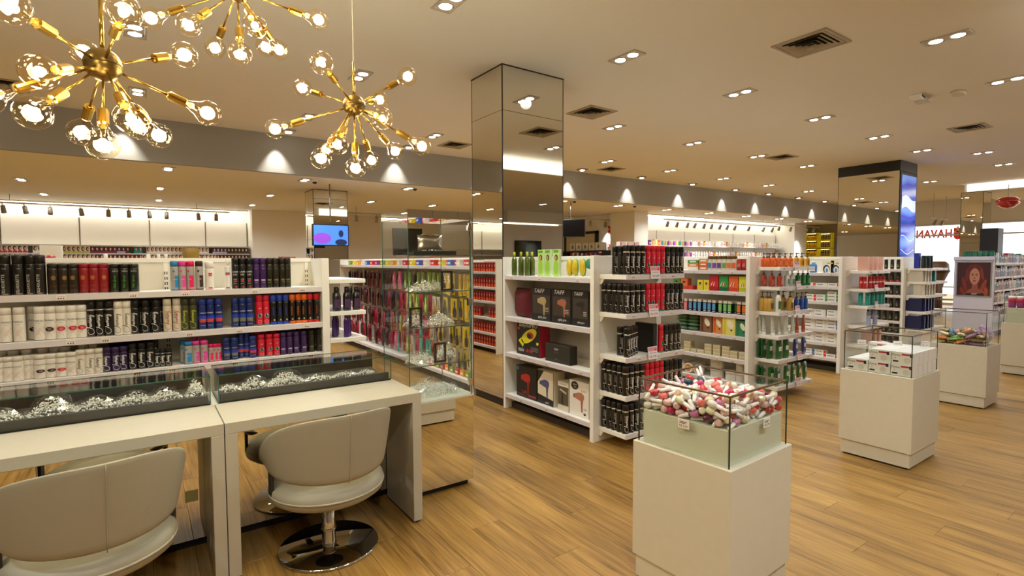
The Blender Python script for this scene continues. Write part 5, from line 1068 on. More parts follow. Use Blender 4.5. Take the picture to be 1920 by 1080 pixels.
# ================================================================== poster stand and shelf run (E)
XE = 13.9; _l, _r = at_x(1790, 480, XE).y, at_x(1865, 480, XE).y; zt = 1.61
ps = thing('poster_stand', 'white rack end with a framed portrait poster of a red-haired woman', 'stand', (XE, 0, 0)); pbox('panel', ps, (0, _r, 0, .06, _l, zt), mp('#cfc9cf', .5), .004); pbox('header', ps, (-.02, _r-.01, 1.535, .0, _l+.01, zt), mp('#c6c0c8', .5), .003)
py0, py1 = at_x(1857.5, 520, XE).y, at_x(1795, 520, XE).y; z0, z1 = at_x(1826, 554, XE).z, at_x(1826, 492.5, XE).z; pw, ph = py1-py0, z1-z0
pm = MB(); rect(pm, mp('#3a1014', .5), -pw/2, pw/2, 0, ph, 0)
poly(pm, mp('#561810', .5), [(pw*x, ph*y) for x, y in ((-.42, 0), (-.46, .14), (-.36, .3), (-.40, .44), (-.27, .58), (-.25, .76), (-.15, .91), (.02, .97), (.18, .93), (.28, .8), (.31, .62), (.42, .48), (.38, .34), (.48, .18), (.44, 0))], -.001)
for x, y, rx, ry, an, c in ((-.27, .34, .05, .22, .25, '#7c2a16'), (-.2, .62, .045, .2, -.1, '#6c2213'), (.3, .3, .06, .2, -.3, '#94381a'), (.25, .66, .045, .2, .15, '#7c2a16'), (-.33, .14, .06, .12, .4, '#7c2a16'), (.38, .16, .05, .13, .2, '#a8481e'), (.0, .9, .14, .045, .0, '#72261a')): ell(pm, mp(c, .5), pw*x, ph*y, pw*rx, ph*ry, -.0014, 16, an)
poly(pm, mp('#8e4c34', .5), [(-pw*.3, 0), (-pw*.16, ph*.16), (-pw*.05, ph*.22), (-pw*.04, ph*.36), (pw*.12, ph*.36), (pw*.14, ph*.22), (pw*.3, ph*.15), (pw*.46, 0)], -.0016)
ell(pm, mp('#b5795a', .5), pw*.03, ph*.58, pw*.155, ph*.25, -.0020, 24); poly(pm, mp('#5a1c12', .5), [(-pw*.14, ph*.66), (-pw*.10, ph*.84), (pw*.03, ph*.9), (pw*.16, ph*.84), (pw*.2, ph*.66), (pw*.17, ph*.9), (pw*.03, ph*.97), (-pw*.13, ph*.9)], -.0023)
for sx in (-.062, .062): ell(pm, mp('#241010', .5), pw*.03+pw*sx, ph*.625, pw*.036, ph*.016, -.0024); rect(pm, mp('#3a1810', .5), pw*.03+pw*sx-pw*.04, pw*.03+pw*sx+pw*.04, ph*.66, ph*.672, -.0024)
ell(pm, mp('#8a4a34', .5), pw*.03, ph*.53, pw*.022, ph*.03, -.0024); ell(pm, mp('#9a1f20', .5), pw*.03, ph*.445, pw*.05, ph*.022, -.0024); poly(pm, mp('#120a0c', .5), [(-pw*.28, 0), (-pw*.2, ph*.07), (pw*.05, ph*.05), (pw*.3, ph*.08), (pw*.34, 0)], -.0026); flat(pm, text_geo('Sexy', .4), mp('#e8d8d0', .4), pw*.02, ph*.03, ph*.07, -.003)
pm.xf(Matrix.Translation((-.004, (py0+py1)/2, z0)) @ Matrix.Rotation(-PI/2, 4, 'Z')).obj('poster', ps)
part('poster_frame', ps, lambda m: m.box(-.012, py0-.02, z0-.02, 0, py0, z1+.02, M_STEEL).box(-.012, py1, z0-.02, 0, py1+.02, z1+.02, M_STEEL).box(-.012, py0, z0-.02, 0, py1, z0, M_STEEL).box(-.012, py0, z1, 0, py1, z1+.02, M_STEEL))
FEE = Face(0, _r, 0); ER = 'poster rack'; ZEE = (1.48, 1.20, .93, .68, .40, .14)
rack_unit('shelf_rack', 'white rack of mixed cosmetics running behind the portrait poster', FEE, XE+.10, XE+4.4, ZEE, 1.60, .30, (0, 1), (), .64, ntag=14)
EC = [carton(f'{n} cosmetics carton', .10, .08, .2, c, c, None, lambda p, w, h: (rect(p, mp('#e6ded2', .5), -w*.35, w*.35, h*.55, h*.75), ell(p, mp('#3a2a2a', .5), 0, h*.3, w*.2, h*.15))) for n, c in (('violet', '#5a3a8a'), ('red', '#a8202c'), ('white', '#e2dcd2'), ('black', '#1c1a1c'), ('green', '#2f7a44'), ('amber', '#c8862c'), ('blue', '#2a4a8a'), ('maroon', '#6a1426'))]
for i, z in enumerate(ZEE[:5]):
    for k in range(22): put(EC[(k*3+i*5+(k*k) % 7) % 8], FEE, ER, S6[i], XE+.2+k*.125, .04, z, None, 0, (1, 1, random.uniform(.75, 1.05)))
for k in range(6): tag(inst(can('x', .04, .12, '#1f6a4a', '#1a5a3e', .03), (XE+.2, _l-.12-.085*k, 1.606)), f'green jar on the poster rack top, {nth(k)} from the blue panel', 'jar', 'green jars on the poster rack')
blk = thing('sign_box', 'tall black display box on top of the poster rack', 'display', (XE+1.3, _r+.35, 1.602)); pbox('body', blk, (-.2, -.15, 0, .2, .15, .62), mp('#17120f', .5), .004); pbox('yellow_edge', blk, (.2, -.13, .3, .24, .13, .6), mp('#c8a81c', .5), .003)

# ================================================================== salon desks, counter, showcases
def desk(x0, x1, label):
    t = thing('salon_desk', label, 'desk', ((x0+x1)/2, 2.83, 0)); h = (x1-x0)/2; L = .055
    pbox('desk_top', t, (-h, 0, .725, h, .42, .78), M_DESK, .002)
    pbox('leg', t, (-h, 0, .012, -h+L, .42, .725), M_DESK, .002); pbox('leg', t, (h-L, 0, .012, h, .42, .725), M_DESK, .002)
    for x in (-h+L/2, h-L/2): pbox('glide', t, (x-.02, .02, 0, x+.02, .40, .012), M_DARK)
desk(.302, 1.328, 'cream open salon desk nearest the glass tower'); desk(-.728, .298, 'cream open salon desk cut by the picture edge')
ct = thing('mirror_counter', 'low counter behind the desks with mirrored front', 'counter', (0, 3.255, 0)); pbox('plinth', ct, (-.98, .05, 0, 1.335, .36, .06), mp('#1d1813', .7)); pbox('carcass', ct, (-1.0, .008, .06, 1.338, .37, .772), M_RACKD)
for a, b in ((-1.0, -.435), (-.432, .300), (.303, 1.336)): pbox('mirror_sheet', ct, (a, 0, .06, b, .008, .772), M_MIRROR)
for x, z, n in ((.18, .30, 'near the desk leg'), ): pbox('socket_plate', ct, (x-.03, -.004, z-.03, x+.03, 0, z+.03), mp('#b9ac6a', .4), .002)
def crystal(m, n, rx, ry, h, c=(0, 0, 0), seed=1, smin=.002, smax=.006):
    r = random.Random(seed); k = m.mid(M_CRYST)
    for i in range(n):
        while True:
            u, v = r.uniform(-1, 1), r.uniform(-1, 1)
            if u*u+v*v < 1: break
        top = h*(1-(u*u+v*v)**.8)*r.uniform(.25, 1.0); s = r.uniform(smin, smax); x, y, z = c[0]+u*rx, c[1]+v*ry, c[2]+top+s
        o = len(m.v); a = r.uniform(0, 3); ca, sa = math.cos(a)*s, math.sin(a)*s
        m.v += [(x+ca, y+sa, z), (x-sa, y+ca, z+s*.3), (x-ca, y-sa, z), (x+sa, y-ca, z-s*.3), (x, y, z+s), (x, y, z-s)]
        for f in ((0, 1, 4), (1, 2, 4), (2, 3, 4), (3, 0, 4), (1, 0, 5), (2, 1, 5), (3, 2, 5), (0, 3, 5)): m.f.append(tuple(q+o for q in f)); m.mi.append(k); m.sm.append(False)
def wrap(m, rx, ry, h, c, seed):
    r = random.Random(seed); n, q = 14, 5; vs = []
    for j in range(q+1):
        t = j/q
        for i in range(n): a = 2*PI*i/n; k = math.cos(t*PI/2)*1.05*r.uniform(.85, 1.12); vs.append((c[0]+rx*k*math.cos(a), c[1]+ry*k*math.sin(a), c[2]+.002+h*1.15*math.sin(t*PI/2)*r.uniform(.8, 1.12)))
    m.add(vs, [(j*n+i, j*n+(i+1) % n, (j+1)*n+(i+1) % n, (j+1)*n+i) for j in range(q) for i in range(n)], M_PLASTIC)
def tiara(label, loc, rx, ry, h, n, seed, gold=False, wr=True):
    t = thing('rhinestone_tiara', label, 'tiara', loc, 0, 'rhinestone hair ornaments'); m = MB(); crystal(m, n, rx, ry, h, (0, 0, 0), seed); tag(m.obj('rhinestones', t), kind='stuff')
    wm = mp('#c9a858', .25, 1.0) if gold else M_STEEL
    part('band', t, lambda q: q.tube([(rx*.8*math.cos(a), ry*.8*math.sin(a), .006+h*.25*math.sin(a*2)**2) for a in [PI*i/10 for i in range(11)]], .0025, wm, 6))
    if wr: part('clear_bag', t, lambda q: wrap(q, rx, ry, h, (0, 0, 0), seed))
def showcase(x0, x1, label, where, items):
    y0, y1, zb, zt = 3.262, 3.60, .773, .936; t = thing('glass_showcase', label, 'showcase', (0, 0, 0)); bl = mp('#1a1712', .55)
    pbox('base_board', t, (x0, y0+.004, zb, x1, y1, zb+.010), bl); pbox('front_lip', t, (x0+.012, y0+.010, zb+.01, x1-.012, y0+.028, zb+.055), mp('#2c281f', .5), .002)
    pbox('back_board', t, (x0+.012, y1-.03, zb+.01, x1-.012, y1-.015, zt-.02), bl); o = MB().add([(x0+.02, y0+.03, zb+.012), (x1-.03, y0+.03, zb+.012), (x1-.03, y1-.05, zb+.05), (x0+.02, y1-.05, zb+.05)], [(0, 1, 2, 3)], mp('#3a352b', .6)).obj('tray', t)
    pbox('glass_front', t, (x0, y0, zb+.01, x1, y0+.005, zt-.006), M_GLASS); pbox('glass_top', t, (x0, y0, zt-.006, x1, y1, zt), M_GLASS)
    for a in (x0, x1-.005): pbox('glass_side', t, (a, y0+.005, zb+.01, a+.005, y1, zt-.006), M_GLASS)
    e = MB(); k = .0014
    for a in ((x0-k, y0-k, zt-.005, x1+k, y0+k, zt+.0005), (x0-k, y1-k, zt-.005, x1+k, y1+k, zt), (x0-k, y0, zt-.005, x0+k, y1, zt), (x1-k, y0, zt-.005, x1+k, y1, zt), (x0-k, y0-k, zb+.01, x0+.004, y0+k, zt), (x1-.004, y0-k, zb+.01, x1+k, y0+k, zt)): e.box(*a, M_GEDGE)
    e.obj('glass_edge', t)
    for i, (fx, rx, ry, h, n, gd) in enumerate(items): tiara(f'{nth(i)} sparkling {"gold" if gd else "silver"} hair ornament from the glass tower inside {where}', (x1-(x1-x0)*fx, (y0+y1)/2-.03, zb+.035), rx, ry, h, n, int(x0*100)+i*7, gd, True)
showcase(.322, 1.318, 'low glass showcase of hair jewels nearest the tower', 'the nearer showcase', ((.12, .06, .03, .03, 90, 0), (.26, .09, .04, .035, 160, 0), (.43, .09, .045, .035, 160, 0), (.62, .11, .07, .075, 520, 0), (.80, .085, .06, .065, 300, 1), (.93, .06, .06, .04, 160, 0)))
showcase(-.72, .284, 'low glass showcase of hair jewels cut by the picture edge', 'the farther showcase', ((.06, .05, .08, .10, 380, 0), (.20, .08, .06, .06, 260, 1), (.34, .09, .07, .06, 300, 0), (.50, .10, .06, .055, 300, 0), (.66, .10, .08, .085, 460, 0), (.86, .10, .07, .05, 320, 0)))

# ------------------------------------------------------------------ glass tower on a mirrored base
def tower():
    x0, x1, y0, y1, zb, zt = 1.377, 1.832, 3.10, 3.53, .640, 1.83
    b = thing('mirror_plinth', 'mirrored base carrying the tall glass cabinet', 'plinth', (0, 0, 0)); pbox('shaded_toe', b, (1.36, 3.14, 0, 1.82, 3.53, .045), mp('#1d1813', .7)); pbox('carcass', b, (1.347, 3.110, .045, 1.842, 3.55, .628), M_RACKD)
    pbox('mirror_sheet', b, (1.345, 3.102, .045, 1.846, 3.110, .628), M_MIRROR); pbox('mirror_sheet', b, (1.842, 3.11, .045, 1.850, 3.55, .628), M_MIRROR); pbox('top_plate', b, (1.345, 3.10, .628, 1.850, 3.55, zb), mp('#cfd2c6', .2))
    t = thing('glass_cabinet', 'tall glass tower cabinet of sparkling hair jewels', 'cabinet', (0, 0, 0)); g = .005
    pbox('glass_front', t, (x0, y0, zb, x1, y0+g, zt), M_GLASS); pbox('glass_back', t, (x0, y1-g, zb, x1, y1, zt), M_GLASS); pbox('glass_side', t, (x0, y0+g, zb, x0+g, y1-g, zt), M_GLASS); pbox('glass_door', t, (x1-g, y0+g, zb, x1, y1-g, zt), M_GLASS)
    k = .002
    for x, y in ((x0, y0), (x1, y0), (x0, y1), (x1, y1)): pbox('glass_edge', t, (x-k, y-k, zb, x+k, y+k, zt), M_GEDGE)
    pbox('hinge_post', t, (x1+.001, y0+.002, zb, x1+.010, y0+.016, zt), M_CHROME, .002)
    for z in (.70, 1.25, 1.76): pbox('hinge', t, (x1-.02, y0-.006, z, x1+.012, y0+.02, z+.05), M_CHROME, .003)
    pbox('cap_box', t, (x0-.003, y0-.003, zt, x1+.003, y1+.003, zt+.052), M_MIRROR)
    part('mirrored_seam', t, lambda m: m.box(x0+.17, y0-.0042, zt, x0+.172, y0-.003, zt+.052, M_DARK).box(x0+.36, y0-.0042, zt, x0+.362, y0-.003, zt+.052, M_DARK))  # dark strips draw the reflected wall panel seams onto the mirrored cap
    for z in (1.594, 1.356, 1.12, .874):
        s = pbox('glass_shelf', t, (x0+g, y0+g+.004, z-.006, x1-g, y1-g-.004, z), M_GLASS); pbox('shelf_edge', s, (x0+g, y0+g+.002, z-.006, x1-g, y0+g+.005, z), M_GEDGE)
    p = thing('display_tray', 'black velvet tray under the silver clutch bag', 'tray', (1.62, 3.30, 1.594)); pbox('tray', p, (-.16, -.10, .001, .16, .14, .022), M_BLACK, .003); pbox('lip', p, (-.16, -.10, .022, .16, -.092, .03), M_DARK)
    c = thing('clutch_bag', 'silver sequined clutch bag on top of the glass tower shelves', 'bag', (1.63, 3.30, 1.618)); part('body', c, lambda m: pillow(m, .19, .07, .115, mp('#b5ada0', .25, .85), 8, wr=.004)); m = MB(); crystal(m, 420, .085, .03, .11, (0, 0, .0), 5, .003, .006); tag(m.obj('sequins', c), kind='stuff'); part('clasp', c, lambda m: m.tube([(-.07, 0, .114), (0, 0, .122), (.07, 0, .114)], .004, M_CHROME, 6))
    k = thing('display_stand', 'black easel panel behind the clutch bag', 'display', (1.52, 3.44, 1.594)); pbox('panel', k, (-.1, 0, .001, .12, .012, .19), M_DARK, .002); pbox('foot', k, (-.06, -.03, .001, .06, 0, .006), M_DARK)
    i = 0
    for z, L in ((1.356, ((1.46, 3.2, .06, .05, .04, 170), (1.58, 3.3, .08, .07, .06, 300), (1.72, 3.42, .06, .05, .05, 200))), (1.12, ((1.47, 3.24, .07, .07, .08, 260), (1.68, 3.25, .10, .07, .075, 420))), (.874, ((1.52, 3.24, .11, .08, .07, 420), (1.74, 3.3, .07, .07, .10, 320))), (.640, ((1.58, 3.28, .15, .11, .10, 700), (1.75, 3.22, .05, .05, .06, 160)))):
        for x, y, rx, ry, h, n in L: tiara(f'silver rhinestone ornament in the glass tower, {nth(i)} counting down from its top', (x, y, z), rx, ry, h, n, 40+i); i += 1
    for j, (x, y, z) in enumerate(((1.685, 3.16, 1.356), (1.46, 3.17, 1.12), (1.63, 3.16, .874))):
        f = thing('earring_frame', f'black frame holding sparkling earrings, {nth(j)} counting down the glass tower', 'earring stand', (x, y, z), .1)
        part('frame', f, lambda m: m.box(-.045, 0, 0, -.033, .012, .13, M_BLACK).box(.033, 0, 0, .045, .012, .13, M_BLACK).box(-.045, 0, .12, .045, .012, .132, M_BLACK).box(-.045, 0, 0, .045, .012, .012, M_BLACK)); mm = MB()
        for sx in (-.014, .014): crystal(mm, 26, .005, .005, .06, (sx, .006, .05), j+3, .0025, .005)
        tag(mm.obj('earrings', f), kind='stuff')
tower()

# ------------------------------------------------------------------ salon chairs
def chair(x, y, rz, label):
    t = thing('salon_chair', label, 'chair', (x, y, 0), rz, 'cream leather tub chairs')     # local -y is the back
    part('base', t, lambda m: m.lathe([(.255, 0), (.262, .004), (.262, .009), (.256, .014), (.06, .017), (.04, .020)], mp('#c9c9c9', .03, 1.0), 40))
    part('column', t, lambda m: m.lathe([(.040, .018), (.036, .03), (.036, .10), (.036, .13), (.034, .135), (.034, .305)], M_CHROME, 20)); part('collar', t, lambda m: m.lathe([(.037, .095), (.042, .101), (.037, .108)], M_CHROME, 20))
    st = part('seat', t, lambda m: m.lathe([(.19, .300), (.262, .306), (.290, .326), (.297, .358), (.290, .388), (.255, .408), (.12, .42), (0, .423)], M_LEATHER, 40, sy=.98)); part('seat_plate', t, lambda m: m.lathe([(.12, .290), (.12, .302)], M_DARK, 20)); part('seat_piping', st, lambda m: m.lathe([(.2975, .354), (.2988, .358), (.2975, .362)], mp('#b5ae9a', .5), 40))
    n, q = 40, 8; vo, vi = [], []; A = math.radians(118)
    for i in range(n+1):
        a = -A+2*A*i/n; u = abs(a)/A; zb_ = .447+.045*u**2; zt_ = max(.805-.36*u**2.6, zb_+.03); rr = 1-.04*u
        for j in range(q+1):
            v = j/q; z = zb_+(zt_-zb_)*v; r = (.305+.056*v-.012*v*v)*rr; r_in = r-.052*(1-.35*v)*(math.sin(PI*min(1, v*.9+.1))**.35)-.006; d = (math.sin(a), -math.cos(a))
            vo.append((d[0]*r, d[1]*r, z)); vi.append((d[0]*r_in, d[1]*r_in, z+.004))
    m = MB(); N = (n+1)*(q+1); W_ = q+1; fs = []
    for i in range(n):
        for j in range(q): a = i*W_+j; fs += [(a, a+W_, a+W_+1, a+1), (N+a, N+a+1, N+a+W_+1, N+a+W_)]
        a = i*W_; fs += [(a, N+a, N+a+W_, a+W_), (a+q, a+W_+q, N+a+W_+q, N+a+q)]
    for i in (0, n):
        for j in range(q):
            a = i*W_+j; f = (a, a+1, N+a+1, N+a); fs.append(f if i == 0 else f[::-1])
    m.add(vo+vi, fs, M_LEATHER, True); bk = m.obj('backrest', t); md = bk.modifiers.new('soft', 'SUBSURF'); md.levels = 1; md.render_levels = 1
    part('back_seam', bk, lambda s: s.tube([(0, -(.305+.056*v-.012*v*v)-.0005, .447+(.805-.447)*v) for v in [k/8 for k in range(9)]], .0016, mp('#a39c88', .6), 5))
    for sx in (-1, 1): part('back_bracket', t, lambda s: s.box(sx*.287-.008, -.02, .36, sx*.287+.008, .03, .53, M_DARK, .002))
chair(.792, 2.88, math.radians(4), 'cream tub salon chair at the desk nearest the glass tower'); chair(-.20, 2.79, math.radians(11), 'cream tub salon chair cut by the picture edge')

# ------------------------------------------------------------------ pedestals with glass cases
def pedestal(cx, cy, w, d, h, zr, rz, label, lining=None, rim='#7a6c56'):
    t = thing('display_pedestal', label, 'pedestal', (cx, cy, 0), rz); x, y = w/2, d/2; i = .02
    pbox('foot', t, (-x+.03, -y+.03, 0, x-.03, y-.03, .014), M_DARK); pbox('plinth', t, (-x+.012, -y+.012, .014, x-.012, y-.012, .12), M_PED, .002); pbox('body', t, (-x, -y, .123, x, y, h), M_PED, .002)
    g = .005; X, Y = x-i, y-i
    pbox('glass_pane', t, (-X, -Y, h, X, -Y+g, zr), M_GLASS); pbox('glass_pane', t, (-X, Y-g, h, X, Y, zr), M_GLASS); pbox('glass_pane', t, (-X, -Y+g, h, -X+g, Y-g, zr), M_GLASS); pbox('glass_pane', t, (X-g, -Y+g, h, X, Y-g, zr), M_GLASS)
    r = MB(); rm = mp(rim, .2, .7)
    for a in ((-X-.001, -Y-.001, zr-.003, X+.001, -Y+.009, zr+.005), (-X-.001, Y-.009, zr-.003, X+.001, Y+.001, zr+.005), (-X-.001, -Y+.009, zr-.002, -X+.009, Y-.009, zr+.005), (X-.009, -Y+.009, zr-.003, X+.001, Y-.009, zr+.005)): r.box(*a, rm, .001)
    r.obj('rim', t)
    for sx in (-1, 1):
        for sy in (-1, 1): pbox('glass_edge', t, (sx*X-.0025, sy*Y-.0025, h, sx*X+.0025, sy*Y+.0025, zr-.002), mp('#24342c', .15))
    if lining: pbox('lining', t, (-X+.014, -Y+.014, h, X-.014, Y-.014, lining), mp('#d3d6be', .5), .002)
    return t
P1, R1 = Vector((2.207-.005, 1.482)), .045
p1 = pedestal(P1.x, P1.y, .535, .505, .685, .985, R1, 'cream pedestal with glass case of nail polish bottles in front', .838)
for k, (lx, ly, a) in enumerate(((-.272+.02, -.02, -PI/2), (.05, -.2535+.02, 0))):
    q = Vector((lx, ly)); c, s = math.cos(R1), math.sin(R1); t = thing('price_tag', ('white price tag clipped on the aisle side of the nail polish case', 'white price tag clipped on the near end of the nail polish case')[k], 'price tag', (P1.x+q.x*c-q.y*s, P1.y+q.x*s+q.y*c, .806), R1+a)
    pbox('card', t, (-.028, -.006, 0, .028, -.003, .042), mp('#efe6da', .5)); m = MB(); flat(m, text_geo('R$ 2,90'), M_DARK, 0, .007, .014, -.0065); rect(m, M_DARK, -.02, .018, .028, .031, -.0065); rect(m, M_DARK, -.02, .01, .022, .025, -.0065); m.obj('print', t)
# nail polish pile
def polish(desc, col, ring, clear=False):
    m = MB().lathe([(.010, 0), (.0155, .004), (.0165, .018), (.0145, .034), (.007, .041), (.006, .044)], mp(col, .12, coat=1.0), 12); c = MB().lathe([(.0095, .043), (.0095, .058), (.007, .098), (.004, .101)], mp('#f3ece6', .3), 10)
    c.lathe([(.0095, .043), (.0095, .046)], mp(ring, .3), 10); return rec('nail_polish_bottle', 'nail polish', desc, m, ('cap', c, []))
NP = [polish(f'{n} nail polish bottle in the pile', c, r) for n, c, r in (('pearl white', '#ece4d8', '#d8c8b0'), ('milky pink', '#e8c0b8', '#e0b83a'), ('coral', '#e0685c', '#e0b83a'), ('bright red', '#c81c24', '#f0ece4'), ('deep red', '#8a1020', '#f0ece4'), ('magenta', '#c01c58', '#f0ece4'), ('plum', '#5a1238', '#f0ece4'), ('nude beige', '#c89a72', '#e0b83a'), ('dark teal', '#14404c', '#f0ece4'), ('lilac pink', '#c87aa8', '#e0b83a'), ('steel blue', '#4a78a8', '#f0ece4'), ('clear cream', '#e6dcb8', '#d8b878'))]
wts = [36, 26, 18, 14, 6, 8, 4, 12, 2, 6, 2, 20]; rr = random.Random(3)
